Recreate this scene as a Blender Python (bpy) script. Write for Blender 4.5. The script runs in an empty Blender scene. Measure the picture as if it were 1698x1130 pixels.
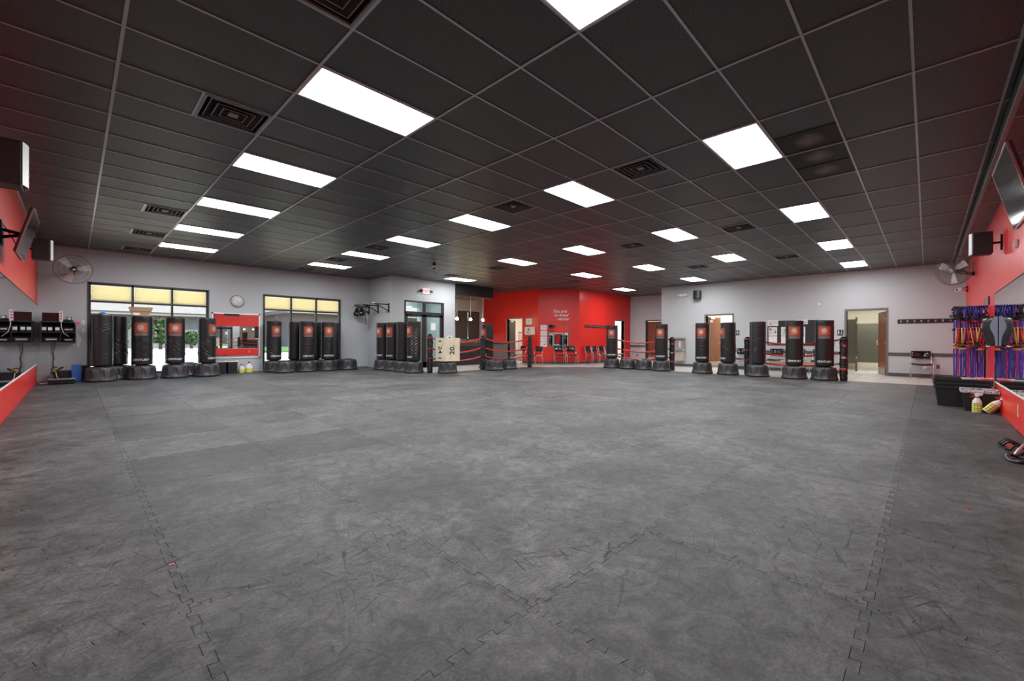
import bpy, math, random
from mathutils import Vector, Matrix
random.seed(7)
C = bpy.context.scene.collection
S = bpy.context.scene
pi = math.pi
# ------------------------------------------------------------------ camera, world, sun, exposure
CEIL = 3.4726          # ceiling height above the mats
CAMH = 1.115
YAW = 0.7724           # +X axis lies this far to the right of the view axis
ROLL = -0.0042
cam_d = bpy.data.cameras.new('camera'); cam = bpy.data.objects.new('camera', cam_d); C.objects.link(cam)
cam_d.sensor_width = 36.0; cam_d.lens = 706.49 / 1698 * 36.0
cam_d.shift_y = -1.54 / 1698; cam_d.clip_start = 0.02; cam_d.clip_end = 400
fwd = Vector((math.cos(YAW), math.sin(YAW), 0)); rgt = Vector((math.sin(YAW), -math.cos(YAW), 0)); up = Vector((0, 0, 1))
r2 = rgt * math.cos(ROLL) - up * math.sin(ROLL); u2 = rgt * math.sin(ROLL) + up * math.cos(ROLL)
m = Matrix((( r2.x, u2.x, -fwd.x, 0), (r2.y, u2.y, -fwd.y, 0), (r2.z, u2.z, -fwd.z, CAMH), (0, 0, 0, 1)))
cam.matrix_world = m
S.camera = cam
S.view_settings.view_transform = 'Standard'; S.view_settings.look = 'None'
S.view_settings.gamma = 1.0; S.view_settings.use_curve_mapping = False
S.view_settings.exposure = 0.50
world = bpy.data.worlds.new('sky'); S.world = world; world.use_nodes = True
wn = world.node_tree; bg = wn.nodes['Background']
sky = wn.nodes.new('ShaderNodeTexSky'); sky.sky_type = 'NISHITA'; sky.sun_disc = False
sky.sun_elevation = math.radians(50); sky.sun_rotation = math.radians(200); sky.air_density = 1.2; sky.dust_density = 3.0
wn.links.new(sky.outputs[0], bg.inputs[0]); bg.inputs[1].default_value = 0.34
sd = bpy.data.lights.new('sun', 'SUN'); sd.energy = 12.0; sd.angle = math.radians(3); sd.color = (1, .96, .9)
sun = bpy.data.objects.new('sun', sd); C.objects.link(sun)
sun.rotation_euler = Vector((-0.35, 0.55, -1.0)).to_track_quat('-Z', 'Y').to_euler()
PANEL = 26.0            # ceiling panel emission
# ------------------------------------------------------------------ materials
def new_mat(name):
    mt = bpy.data.materials.new(name); mt.use_nodes = True
    return mt, mt.node_tree, mt.node_tree.nodes['Principled BSDF']
def mat(name, col, rough=.5, metal=0.0, noise=0.0, nscale=20.0, bump=0.0, bscale=200.0, spec=.5, emit=None, estr=0, coat=0, trans=0, objrand=0.0):
    mt, nt, b = new_mat(name)
    b.inputs['Base Color'].default_value = (*col, 1); b.inputs['Roughness'].default_value = rough
    b.inputs['Metallic'].default_value = metal; b.inputs['Specular IOR Level'].default_value = spec
    if coat: b.inputs['Coat Weight'].default_value = coat
    if emit: b.inputs['Emission Color'].default_value = (*emit, 1); b.inputs['Emission Strength'].default_value = estr
    if noise or objrand:
        tc = nt.nodes.new('ShaderNodeTexCoord'); nz = nt.nodes.new('ShaderNodeTexNoise'); nz.inputs['Scale'].default_value = nscale
        nz.inputs['Detail'].default_value = 4; nt.links.new(tc.outputs['Object'], nz.inputs['Vector'])
        mr = nt.nodes.new('ShaderNodeMapRange'); mr.inputs['To Min'].default_value = 1 - noise; mr.inputs['To Max'].default_value = 1 + noise
        nt.links.new(nz.outputs['Fac'], mr.inputs['Value'])
        src = mr.outputs[0]
        if objrand:
            oi = nt.nodes.new('ShaderNodeObjectInfo'); m2 = nt.nodes.new('ShaderNodeMapRange')
            m2.inputs['To Min'].default_value = 1 - objrand; m2.inputs['To Max'].default_value = 1 + objrand
            nt.links.new(oi.outputs['Random'], m2.inputs['Value'])
            mm = nt.nodes.new('ShaderNodeMath'); mm.operation = 'MULTIPLY'; nt.links.new(src, mm.inputs[0]); nt.links.new(m2.outputs[0], mm.inputs[1]); src = mm.outputs[0]
        vm = nt.nodes.new('ShaderNodeVectorMath'); vm.operation = 'SCALE'; vm.inputs[0].default_value = col
        nt.links.new(src, vm.inputs['Scale']); nt.links.new(vm.outputs[0], b.inputs['Base Color'])
    if bump:
        tc = nt.nodes.new('ShaderNodeTexCoord'); nz = nt.nodes.new('ShaderNodeTexNoise'); nz.inputs['Scale'].default_value = bscale
        nt.links.new(tc.outputs['Object'], nz.inputs['Vector'])
        bp = nt.nodes.new('ShaderNodeBump'); bp.inputs['Strength'].default_value = bump; bp.inputs['Distance'].default_value = .01
        nt.links.new(nz.outputs['Fac'], bp.inputs['Height']); nt.links.new(bp.outputs[0], b.inputs['Normal'])
    return mt
M = {}
M['grey_wall'] = mat('grey_wall_paint', (.50, .525, .545), .7, noise=.025, nscale=1.2, bump=.08, bscale=160)
M['red_wall'] = mat('red_wall_paint', (.80, .028, .02), .33, noise=.03, nscale=1.0, bump=.05, bscale=160)
M['dark_trim'] = mat('dark_grey_trim', (.085, .087, .085), .5, noise=.1)
M['frame_grey'] = mat('grey_door_frame', (.16, .155, .15), .45)
M['bronze'] = mat('dark_bronze_metal', (.035, .028, .03), .4, metal=.3)
M['black_soffit'] = mat('black_soffit_paint', (.022, .022, .024), .8)
M['brown'] = mat('brown_laminate', (.10, .05, .038), .5, noise=.1, nscale=8)
M['white'] = mat('white_plastic', (.8, .8, .8), .4)
M['paper'] = mat('paper', (.82, .81, .82), .8, noise=.06, nscale=9)
M['black'] = mat('black_plastic', (.014, .014, .016), .45)
M['black_gloss'] = mat('black_gloss', (.01, .01, .012), .12, coat=.5)
M['black_rubber'] = mat('black_rubber', (.02, .02, .022), .6, noise=.2, nscale=30, bump=.1)
M['base_plastic'] = mat('charcoal_base_plastic', (.036, .036, .039), .36, noise=.15, nscale=12, bump=.1, bscale=120)
M['vinyl'] = mat('black_vinyl', (.013, .014, .016), .30, noise=.1, nscale=6, bump=.10, bscale=60, coat=.1)
M['pad'] = mat('black_padding', (.012, .012, .013), .42, bump=.3, bscale=25)
M['red_pad'] = mat('red_vinyl', (.55, .03, .03), .4)
M['rope'] = mat('red_rope_cover', (.55, .025, .03), .38, noise=.1, nscale=10)
M['chrome'] = mat('brushed_steel', (.62, .62, .63), .28, metal=1)
M['steel'] = mat('dull_steel', (.5, .49, .47), .4, metal=.85)
M['guard'] = mat('grey_guard_wire', (.22, .21, .2), .4, metal=.3)
M['vent'] = mat('vent_metal', (.22, .22, .23), .35, metal=.3)
M['blade'] = mat('light_aluminium_blade', (.85, .85, .83), .5)
M['beige_metal'] = mat('beige_metal', (.5, .43, .38), .5)
M['dark_metal'] = mat('black_metal', (.018, .018, .018), .4, metal=.5)
M['wood'] = None
M['ply'] = None
M['blue'] = mat('blue_foam', (.05, .18, .62), .7)
M['blue_band'] = mat('blue_rubber_band', (.03, .07, .42), .5, objrand=.35, noise=.05)
M['purple_band'] = mat('purple_rubber_band', (.13, .03, .36), .5, objrand=.35, noise=.05)
M['yellow_band'] = mat('yellow_rubber_tube', (.75, .5, .05), .5, objrand=.2, noise=.05)
M['red_band'] = mat('red_rubber_tube', (.6, .02, .02), .5, objrand=.2, noise=.05)
M['magenta_band'] = mat('magenta_rubber_band', (.42, .02, .2), .5)
M['tile'] = mat('beige_floor_tile', (.56, .53, .49), .32, noise=.10, nscale=5, objrand=.06)
M['grout'] = mat('grout', (.3, .28, .26), .9)
M['card'] = mat('cardboard', (.36, .25, .16), .8, noise=.08)
M['tan'] = mat('tan_shade', (.6, .42, .24), .8)
M['olive'] = mat('olive_partition', (.12, .12, .095), .45)
M['cream'] = mat('cream_paint', (.78, .74, .62), .7)
M['teal'] = mat('pale_teal_paint', (.45, .56, .57), .6)
M['shade'] = mat('dark_brown_shade', (.085, .075, .07), .8, noise=.08, nscale=40)
M['shield_grey'] = mat('grey_vinyl_patch', (.2, .21, .27), .45)
M['yellow'] = mat('yellow_label', (.72, .72, .05), .4)
M['pink'] = mat('pink_tape', (.85, .1, .2), .6)
M['concrete'] = mat('concrete_lot', (.5, .495, .48), .9, noise=.1, nscale=.5)
M['grass'] = mat('lawn_grass', (.04, .10, .02), .9, noise=.3, nscale=1.5)
M['siding'] = mat('pale_siding', (.085, .09, .098), .8, noise=.05, nscale=1)
M['eave'] = mat('pale_eave_paint', (.13, .133, .138), .8)
M['roof'] = mat('grey_shingle', (.13, .13, .135), .9, noise=.2, nscale=2)
M['leaf'] = mat('foliage', (.022, .05, .012), .8, noise=.5, nscale=4)
M['bark'] = mat('tree_bark', (.1, .07, .05), .9)
M['asphalt'] = mat('asphalt', (.12, .12, .125), .9)
M['mirror'] = mat('mirror_silver', (.86, .88, .88), .01, metal=1)
M['screen'] = mat('dark_tv_glass', (.012, .012, .014), .07, spec=.9)
M['diffuser'] = mat('light_diffuser', (.9, .9, .9), .5, emit=(1, 1, 1), estr=PANEL)
M['diffuser_lip'] = mat('light_diffuser_side', (.9, .9, .9), .5, emit=(.96, .98, 1), estr=PANEL * .72)
M['interior_panel'] = mat('room_light_panel', (.9, .9, .9), .5, emit=(1, .97, .9), estr=13)
M['bulb'] = mat('frosted_bulb', (.9, .85, .7), .4, emit=(1, .82, .5), estr=60)
M['exit_face'] = mat('exit_sign_face', (.8, .7, .68), .5, emit=(1, .85, .82), estr=.25)
M['exit_red'] = mat('exit_letters', (.8, .08, .06), .5)
M['tee'] = mat('ceiling_grid_metal', (.42, .42, .43), .30, metal=.6, spec=.6)
M['soffit_trim'] = mat('grey_trim_paint', (.2, .21, .22), .45)

def wood_mat(name, c1, c2, scale, rough=.4):
    mt, nt, b = new_mat(name)
    tc = nt.nodes.new('ShaderNodeTexCoord'); mp = nt.nodes.new('ShaderNodeMapping'); mp.inputs['Scale'].default_value = scale
    nz = nt.nodes.new('ShaderNodeTexNoise'); nz.inputs['Scale'].default_value = 3; nz.inputs['Detail'].default_value = 6; nz.inputs['Distortion'].default_value = .6
    cr = nt.nodes.new('ShaderNodeValToRGB'); cr.color_ramp.elements[0].position = .3; cr.color_ramp.elements[1].position = .7
    cr.color_ramp.elements[0].color = (*c1, 1); cr.color_ramp.elements[1].color = (*c2, 1)
    nt.links.new(tc.outputs['Object'], mp.inputs[0]); nt.links.new(mp.outputs[0], nz.inputs['Vector']); nt.links.new(nz.outputs['Fac'], cr.inputs[0]); nt.links.new(cr.outputs[0], b.inputs['Base Color'])
    b.inputs['Roughness'].default_value = rough
    return mt
M['wood'] = wood_mat('cherry_wood', (.17, .045, .02), (.27, .08, .035), (6, 6, .6))
M['ply'] = wood_mat('birch_plywood', (.62, .53, .38), (.78, .69, .52), (8, 1, 1), .5)

def tile_mat(name, stain=False):
    mt, nt, b = new_mat(name)
    tc = nt.nodes.new('ShaderNodeTexCoord'); oi = nt.nodes.new('ShaderNodeObjectInfo')
    n1 = nt.nodes.new('ShaderNodeTexNoise'); n1.inputs['Scale'].default_value = 85; n1.inputs['Detail'].default_value = 4
    nt.links.new(tc.outputs['Object'], n1.inputs['Vector'])
    mr = nt.nodes.new('ShaderNodeMapRange'); mr.inputs['From Min'].default_value = .38; mr.inputs['From Max'].default_value = .62; mr.inputs['To Min'].default_value = .35; mr.inputs['To Max'].default_value = 1.75
    nt.links.new(n1.outputs['Fac'], mr.inputs[0])
    m2 = nt.nodes.new('ShaderNodeMapRange'); m2.inputs['To Min'].default_value = .94; m2.inputs['To Max'].default_value = 1.06; nt.links.new(oi.outputs['Random'], m2.inputs[0])
    mm = nt.nodes.new('ShaderNodeMath'); mm.operation = 'MULTIPLY'; nt.links.new(mr.outputs[0], mm.inputs[0]); nt.links.new(m2.outputs[0], mm.inputs[1])
    vm = nt.nodes.new('ShaderNodeVectorMath'); vm.operation = 'SCALE'; vm.inputs[0].default_value = (.036, .036, .038); nt.links.new(mm.outputs[0], vm.inputs['Scale'])
    out = vm.outputs[0]
    if stain:
        mp = nt.nodes.new('ShaderNodeMapping'); mp.inputs['Scale'].default_value = (3.4, 4.6, 1); nt.links.new(tc.outputs['Object'], mp.inputs[0])
        nd = nt.nodes.new('ShaderNodeTexNoise'); nd.inputs['Scale'].default_value = 9; nt.links.new(tc.outputs['Object'], nd.inputs['Vector'])
        ln = nt.nodes.new('ShaderNodeVectorMath'); ln.operation = 'LENGTH'; nt.links.new(mp.outputs[0], ln.inputs[0])
        ad = nt.nodes.new('ShaderNodeMath'); ad.operation = 'MULTIPLY_ADD'; ad.inputs[1].default_value = .5; nt.links.new(nd.outputs['Fac'], ad.inputs[0]); nt.links.new(ln.outputs['Value'], ad.inputs[2])
        cr = nt.nodes.new('ShaderNodeValToRGB'); e = cr.color_ramp.elements
        e[0].position = .35; e[0].color = (.19, .145, .145, 1); e[1].position = 1.0; e[1].color = (.012, .009, .008, 1)
        k = e.new(.75); k.color = (.10, .075, .072, 1)
        nt.links.new(ad.outputs[0], cr.inputs[0]); out = cr.outputs[0]
    nt.links.new(out, b.inputs['Base Color']); b.inputs['Roughness'].default_value = .42; b.inputs['Specular IOR Level'].default_value = .15 if stain else .52
    bp = nt.nodes.new('ShaderNodeBump'); bp.inputs['Strength'].default_value = .3; bp.inputs['Distance'].default_value = .003
    nt.links.new(n1.outputs['Fac'], bp.inputs['Height']); nt.links.new(bp.outputs[0], b.inputs['Normal'])
    return mt
M['ceiling_tile'] = tile_mat('charcoal_ceiling_tile'); M['stained_tile'] = tile_mat('stained_ceiling_tile', True)

def mat_rubber():
    mt, nt, b = new_mat('scuffed_grey_rubber'); N = nt.nodes; L = nt.links
    geo = N.new('ShaderNodeNewGeometry'); oi = N.new('ShaderNodeObjectInfo')
    def noise(scale, detail, vec, rough=.6, dist=0):
        n = N.new('ShaderNodeTexNoise'); n.inputs['Scale'].default_value = scale; n.inputs['Detail'].default_value = detail
        n.inputs['Roughness'].default_value = rough; n.inputs['Distortion'].default_value = dist; L.new(vec, n.inputs['Vector']); return n.outputs['Fac']
    def mapping(rot, sc, loc=(0, 0, 0)):
        p = N.new('ShaderNodeMapping'); p.inputs['Rotation'].default_value = (0, 0, rot); L.new(geo.outputs['Position'], p.inputs[0])
        q = N.new('ShaderNodeMapping'); q.inputs['Scale'].default_value = sc; q.inputs['Location'].default_value = loc; L.new(p.outputs[0], q.inputs[0]); return q.outputs[0]
    def rng(v, a, b_, c, d):
        r = N.new('ShaderNodeMapRange'); r.inputs['From Min'].default_value = a; r.inputs['From Max'].default_value = b_; r.inputs['To Min'].default_value = c; r.inputs['To Max'].default_value = d; L.new(v, r.inputs[0]); return r.outputs[0]
    def math_(op, a, c):
        m_ = N.new('ShaderNodeMath'); m_.operation = op
        for i, v in enumerate((a, c)):
            if isinstance(v, (int, float)): m_.inputs[i].default_value = v
            else: L.new(v, m_.inputs[i])
        return m_.outputs[0]
    base = noise(1.3, 7, geo.outputs['Position'], .62, .4)
    mid = noise(8, 7, geo.outputs['Position'], .72, .8)
    fine = noise(70, 4, geo.outputs['Position'], .7)
    v = rng(base, .36, .64, .74, 1.30)
    v = math_('MULTIPLY', v, rng(mid, .36, .64, .52, 1.50))
    v = math_('MULTIPLY', v, rng(fine, .34, .66, .70, 1.30))
    # rub marks and short dark scuffs in several directions
    wear = rng(noise(.55, 3, geo.outputs['Position']), .40, .60, 0, 1)
    for rot, sc, lo, hi, amt, lc in ((.2, (3.0, 14, 1), .58, .72, -.20, 0), (1.5, (3.2, 16, 1), .60, .72, -.18, 5), (-.6, (2.6, 12, 1), .60, .74, .22, 17),
                                     (.55, (3.4, 48, 1), .655, .69, -.72, 23), (2.75, (3.2, 50, 1), .655, .69, -.7, 31), (1.9, (3.6, 50, 1), .655, .69, -.7, 37), (1.25, (4.0, 60, 1), .66, .685, -.7, 43), (.0, (3.8, 60, 1), .665, .695, -.65, 53), (2.3, (3.6, 60, 1), .69, .71, .35, 61)):
        st = noise(1.0, 2.0, mapping(rot, sc, (lc, lc, 0)), .5, .9)
        f_ = rng(st, lo, hi, 0, amt)
        if abs(amt) > .3: f_ = math_('MULTIPLY', f_, wear)
        v = math_('MULTIPLY', v, math_('ADD', f_, 1.0))
    # fractured short scuffs
    v = math_('MULTIPLY', v, rng(oi.outputs['Random'], 0, 1, .86, 1.12))
    # replaced darker mats
    gt = math_('GREATER_THAN', oi.outputs['Random'], .0)
    col = N.new('ShaderNodeVectorMath'); col.operation = 'SCALE'; col.inputs[0].default_value = (.088, .0888, .089); L.new(v, col.inputs['Scale'])
    oc = N.new('ShaderNodeVectorMath'); oc.operation = 'MULTIPLY'; L.new(col.outputs[0], oc.inputs[0]); L.new(oi.outputs['Color'], oc.inputs[1])
    L.new(oc.outputs[0], b.inputs['Base Color'])
    L.new(rng(mid, .3, .7, .50, .68), b.inputs['Roughness']); b.inputs['Specular IOR Level'].default_value = .30
    bp = N.new('ShaderNodeBump'); bp.inputs['Strength'].default_value = .8; bp.inputs['Distance'].default_value = .006
    L.new(math_('ADD', mid, math_('MULTIPLY', fine, .5)), bp.inputs['Height']); L.new(bp.outputs[0], b.inputs['Normal'])
    return mt
M['rubber'] = mat_rubber()

def glass_mat():
    mt = bpy.data.materials.new('thin_window_glass'); mt.use_nodes = True; nt = mt.node_tree; nt.nodes.remove(nt.nodes['Principled BSDF'])
    t = nt.nodes.new('ShaderNodeBsdfTransparent'); t.inputs[0].default_value = (.93, .97, .95, 1); g = nt.nodes.new('ShaderNodeBsdfGlossy'); g.inputs['Roughness'].default_value = .01
    mx = nt.nodes.new('ShaderNodeMixShader'); mx.inputs[0].default_value = .07
    nt.links.new(t.outputs[0], mx.inputs[1]); nt.links.new(g.outputs[0], mx.inputs[2]); nt.links.new(mx.outputs[0], nt.nodes['Material Output'].inputs[0])
    return mt
M['glass'] = glass_mat()
def slat_mat():
    mt = bpy.data.materials.new('cream_blind_slat'); mt.use_nodes = True; nt = mt.node_tree; nt.nodes.remove(nt.nodes['Principled BSDF'])
    t = nt.nodes.new('ShaderNodeBsdfTranslucent'); t.inputs[0].default_value = (1, .89, .64, 1); g = nt.nodes.new('ShaderNodeBsdfDiffuse'); g.inputs[0].default_value = (.92, .8, .52, 1)
    mx = nt.nodes.new('ShaderNodeMixShader'); mx.inputs[0].default_value = .1
    nt.links.new(t.outputs[0], mx.inputs[1]); nt.links.new(g.outputs[0], mx.inputs[2]); nt.links.new(mx.outputs[0], nt.nodes['Material Output'].inputs[0])
    return mt
M['slat'] = slat_mat()
def logo_mat():
    # printed patch whose edges fade into the vinyl; uses patch UVs
    mt, nt, b = new_mat('orange_logo_print'); N = nt.nodes; L = nt.links
    uv = N.new('ShaderNodeTexCoord'); sep = N.new('ShaderNodeSeparateXYZ'); L.new(uv.outputs['UV'], sep.inputs[0])
    def rng(v, a, b_, c, d):
        r = N.new('ShaderNodeMapRange'); r.interpolation_type = 'SMOOTHSTEP'; r.inputs['From Min'].default_value = a; r.inputs['From Max'].default_value = b_; r.inputs['To Min'].default_value = c; r.inputs['To Max'].default_value = d; L.new(v, r.inputs[0]); return r.outputs[0]
    def mul(a, c):
        m_ = N.new('ShaderNodeMath'); m_.operation = 'MULTIPLY'; L.new(a, m_.inputs[0]); L.new(c, m_.inputs[1]); return m_.outputs[0]
    def mix(f, a, c):
        x = N.new('ShaderNodeMix'); x.data_type = 'RGBA'; L.new(f, x.inputs[0])
        for i, v in ((6, a), (7, c)):
            if isinstance(v, tuple): x.inputs[i].default_value = v
            else: L.new(v, x.inputs[i])
        return x.outputs[2]
    ax = mul(rng(sep.outputs[0], .01, .22, 0, 1), rng(sep.outputs[0], .78, .99, 1, 0))
    ay = mul(rng(sep.outputs[1], .20, .34, 0, 1), rng(sep.outputs[1], .82, .99, 1, 0))
    strip = mul(ax, mul(rng(sep.outputs[1], .03, .12, 0, 1), rng(sep.outputs[1], .18, .27, 1, 0)))
    mp = N.new('ShaderNodeMapping'); mp.inputs['Location'].default_value = (-.5 * 4.6, -.6 * 4.6, 0); mp.inputs['Scale'].default_value = (4.6, 4.6, 1); L.new(uv.outputs['UV'], mp.inputs[0])
    ln = N.new('ShaderNodeVectorMath'); ln.operation = 'LENGTH'; L.new(mp.outputs[0], ln.inputs[0])
    blob = rng(ln.outputs['Value'], .45, 1.15, 1, 0)
    c = mix(mul(ax, ay), (.013, .014, .016, 1), (.36, .06, .026, 1))
    c = mix(strip, c, (.15, .115, .115, 1)); c = mix(blob, c, (.38, .33, .3, 1))
    L.new(c, b.inputs['Base Color']); b.inputs['Roughness'].default_value = .4
    return mt
M['logo'] = logo_mat()
def photo_mat(name, c1, c2, sc):
    mt, nt, b = new_mat(name); tc = nt.nodes.new('ShaderNodeTexCoord'); v = nt.nodes.new('ShaderNodeTexVoronoi'); v.inputs['Scale'].default_value = sc
    cr = nt.nodes.new('ShaderNodeValToRGB'); cr.color_ramp.elements[0].color = (*c1, 1); cr.color_ramp.elements[1].color = (*c2, 1); cr.color_ramp.elements[0].position = .25; cr.color_ramp.elements[1].position = .5
    nt.links.new(tc.outputs['Object'], v.inputs['Vector']); nt.links.new(v.outputs['Distance'], cr.inputs[0]); nt.links.new(cr.outputs[0], b.inputs['Base Color']); return mt
M['photo'] = photo_mat('photo_print', (.12, .09, .10), (.7, .62, .64), 7)
M['zebra'] = photo_mat('zebra_lining', (.02, .02, .02), (.6, .58, .6), 40)

# ------------------------------------------------------------------ mesh builder
class MB:
    def __init__(s): s.v = []; s.f = []; s.mi = []; s.sm = []; s.uv = None; s.mats = []
    def m(s, mt):
        if mt not in s.mats: s.mats.append(mt)
        return s.mats.index(mt)
    def add(s, vs, fs, mt=None, smooth=False, T=None):
        o = len(s.v); k = s.m(mt)
        for p in vs:
            p = Vector(p)
            if T is not None: p = T @ p
            s.v.append(tuple(p))
        for f in fs: s.f.append(tuple(i + o for i in f)); s.mi.append(k); s.sm.append(smooth)
        return s
    def box(s, a, b, mt=None, T=None, bev=0):
        x0, y0, z0 = a; x1, y1, z1 = b
        if x0 > x1: x0, x1 = x1, x0
        if y0 > y1: y0, y1 = y1, y0
        if z0 > z1: z0, z1 = z1, z0
        if bev:
            e = min(bev, (x1-x0)*.45, (y1-y0)*.45, (z1-z0)*.45)
            import itertools
            pts = []; idx = {}
            for sx in (0, 1):
                for sy in (0, 1):
                    for sz in (0, 1):
                        c = ((x0, x1)[sx], (y0, y1)[sy], (z0, z1)[sz]); d = ((e, -e)[sx], (e, -e)[sy], (e, -e)[sz])
                        for ax in range(3):
                            p = [c[i] + (d[i] if i != ax else 0) for i in range(3)]; idx[(sx, sy, sz, ax)] = len(pts); pts.append(p)
            F = []
            for ax in range(3):
                for sgn in (0, 1):
                    o = [i for i in range(3) if i != ax]; q = []
                    for (p_, r_) in ((0, 0), (1, 0), (1, 1), (0, 1)):
                        k = [0, 0, 0]; k[ax] = sgn; k[o[0]] = p_; k[o[1]] = r_; q.append(idx[(*k, ax)])
                    if (sgn == 0) != (ax == 1): q.reverse()
                    F.append(q)
            for ax in range(3):
                o = [i for i in range(3) if i != ax]
                for p_ in (0, 1):
                    for r_ in (0, 1):
                        q = []
                        for t, who in ((0, o[0]), (1, o[0]), (1, o[1]), (0, o[1])):
                            k = [0, 0, 0]; k[ax] = t; k[o[0]] = p_; k[o[1]] = r_; q.append(idx[(*k, who)])
                        F.append(q)
            for sx in (0, 1):
                for sy in (0, 1):
                    for sz in (0, 1): F.append([idx[(sx, sy, sz, 0)], idx[(sx, sy, sz, 1)], idx[(sx, sy, sz, 2)]])
            return s.add(pts, F, mt, False, T)
        vs = [(x0,y0,z0),(x1,y0,z0),(x1,y1,z0),(x0,y1,z0),(x0,y0,z1),(x1,y0,z1),(x1,y1,z1),(x0,y1,z1)]
        return s.add(vs, [(0,3,2,1),(4,5,6,7),(0,1,5,4),(1,2,6,5),(2,3,7,6),(3,0,4,7)], mt, False, T)
    def lathe(s, prof, n=24, mt=None, smooth=True, T=None, cap=True):
        vs = []; fs = []
        for (r, z) in prof:
            for i in range(n): a = 2*pi*i/n; vs.append((r*math.cos(a), r*math.sin(a), z))
        for j in range(len(prof)-1):
            for i in range(n): k = (i+1) % n; fs.append((j*n+i, j*n+k, (j+1)*n+k, (j+1)*n+i))
        if cap:
            fs.append(tuple(reversed(range(n)))); fs.append(tuple(range((len(prof)-1)*n, len(prof)*n)))
        return s.add(vs, fs, mt, smooth, T)
    def cyl(s, p0, p1, r, n=10, mt=None, r1=None):
        p0 = Vector(p0); p1 = Vector(p1); d = p1-p0; q = d.to_track_quat('Z', 'Y').to_matrix().to_4x4(); T = Matrix.Translation(p0) @ q
        return s.lathe([(r, 0), (r if r1 is None else r1, d.length)], n, mt, True, T)
    def tube(s, pts, r, n=8, mt=None, closed=False):
        pts = [Vector(p) for p in pts]; N = len(pts); vs = []; fs = []
        prev = None
        for i, p in enumerate(pts):
            if closed: d = pts[(i+1) % N]-pts[i-1]
            else: d = pts[min(i+1, N-1)]-pts[max(i-1, 0)]
            d.normalize()
            a = prev if prev is not None else (Vector((0,0,1)) if abs(d.z) < .9 else Vector((1,0,0)))
            x = a.cross(d) if prev is None else (a - d*a.dot(d)); x.normalize(); y = d.cross(x); prev = x
            for k in range(n): t = 2*pi*k/n; vs.append(tuple(p + x*r*math.cos(t) + y*r*math.sin(t)))
        R = N if closed else N-1
        for i in range(R):
            for k in range(n): a = i*n; b = ((i+1) % N)*n; fs.append((a+k, a+(k+1) % n, b+(k+1) % n, b+k))
        if not closed: fs.append(tuple(reversed(range(n)))); fs.append(tuple(range((N-1)*n, N*n)))
        return s.add(vs, fs, mt, True)
    def prism(s, poly, z0, z1, mt=None, T=None):
        n = len(poly); vs = [(x, y, z0) for x, y in poly]+[(x, y, z1) for x, y in poly]
        fs = [tuple(reversed(range(n))), tuple(range(n, 2*n))]+[(i, (i+1) % n, n+(i+1) % n, n+i) for i in range(n)]
        return s.add(vs, fs, mt, False, T)
    def sphere(s, c, r, n=12, mt=None, sc=(1,1,1)):
        pr = [(max(.001, r*math.sin(pi*j/8)), -r*math.cos(pi*j/8)) for j in range(9)]
        return s.lathe(pr, n, mt, True, Matrix.Translation(c) @ Matrix.Diagonal((*sc, 1)))
    def mesh(s, name):
        me = bpy.data.meshes.new(name); me.from_pydata(s.v, [], s.f)
        for x in s.mats:
            if x is not None: me.materials.append(x)
        me.polygons.foreach_set('material_index', s.mi); me.polygons.foreach_set('use_smooth', s.sm); me.update()
        return me
def obj(name, mb, mt=None, parent=None, loc=None, rot=None):
    if isinstance(mb, MB):
        if mt is not None: mb.mats = [mt] * max(1, len(mb.mats)) if mb.mats in ([], [None]) else mb.mats
        me = mb.mesh(name)
    else:
        me = mb
    o = bpy.data.objects.new(name, me); C.objects.link(o)
    if parent is not None: o.parent = parent
    if loc is not None: o.location = loc
    if rot is not None: o.rotation_euler = rot if not isinstance(rot, (int, float)) else (0, 0, rot)
    return o
def tag(o, label=None, cat=None, group=None, kind=None):
    if label: o['label'] = label
    if cat: o['category'] = cat
    if group: o['group'] = group
    if kind: o['kind'] = kind
    return o
def thing(name, label, cat, loc=(0,0,0), rz=0, group=None):
    o = bpy.data.objects.new(name, None); C.objects.link(o); o.location = loc; o.rotation_euler = (0,0,rz); o.empty_display_size = .1
    return tag(o, label, cat, group)
KIDS = {}
def dup(root, loc, rz, label, group=None, skip=()):
    r = root.copy(); C.objects.link(r); r.location = loc; r.rotation_euler = (0,0,rz); r['label'] = label
    if group: r['group'] = group
    for ch in list(root.children):
        if ch.name.split('.')[0] in skip: continue
        c = ch.copy(); C.objects.link(c); c.parent = r
        for g in list(ch.children): d = g.copy(); C.objects.link(d); d.parent = c
    return r
def struct(name, mb, mt=None, parent=None):
    o = obj(name, mb, mt, parent)
    if parent is None: o['kind'] = 'structure'
    return o
def B(a, b, mt=None, bev=0, T=None): return MB().box(a, b, mt, T, bev)
FONT_CACHE = {}
def text_pts(s, size, extrude=0, shear=0, space=1.0):
    cu = bpy.data.curves.new('txt', 'FONT'); cu.body = s; cu.size = size; cu.align_x = 'CENTER'; cu.align_y = 'CENTER'; cu.shear = shear; cu.extrude = extrude; cu.resolution_u = 3; cu.space_character = space; cu.offset = size*.02
    o = bpy.data.objects.new('txt', cu); C.objects.link(o); bpy.context.view_layer.update()
    ev = o.evaluated_get(bpy.context.evaluated_depsgraph_get()); me = ev.to_mesh()
    vs = [tuple(v.co) for v in me.vertices]; fs = [tuple(p.vertices) for p in me.polygons]
    ev.to_mesh_clear(); bpy.data.objects.remove(o); bpy.data.curves.remove(cu)
    return vs, fs
def text_obj(s, size, mt, parent, T, name='lettering', extrude=.001, shear=0):
    vs, fs = text_pts(s, size, extrude, shear); mb = MB().add(vs, fs, mt, False, T); return obj(name, mb, None, parent)

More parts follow.
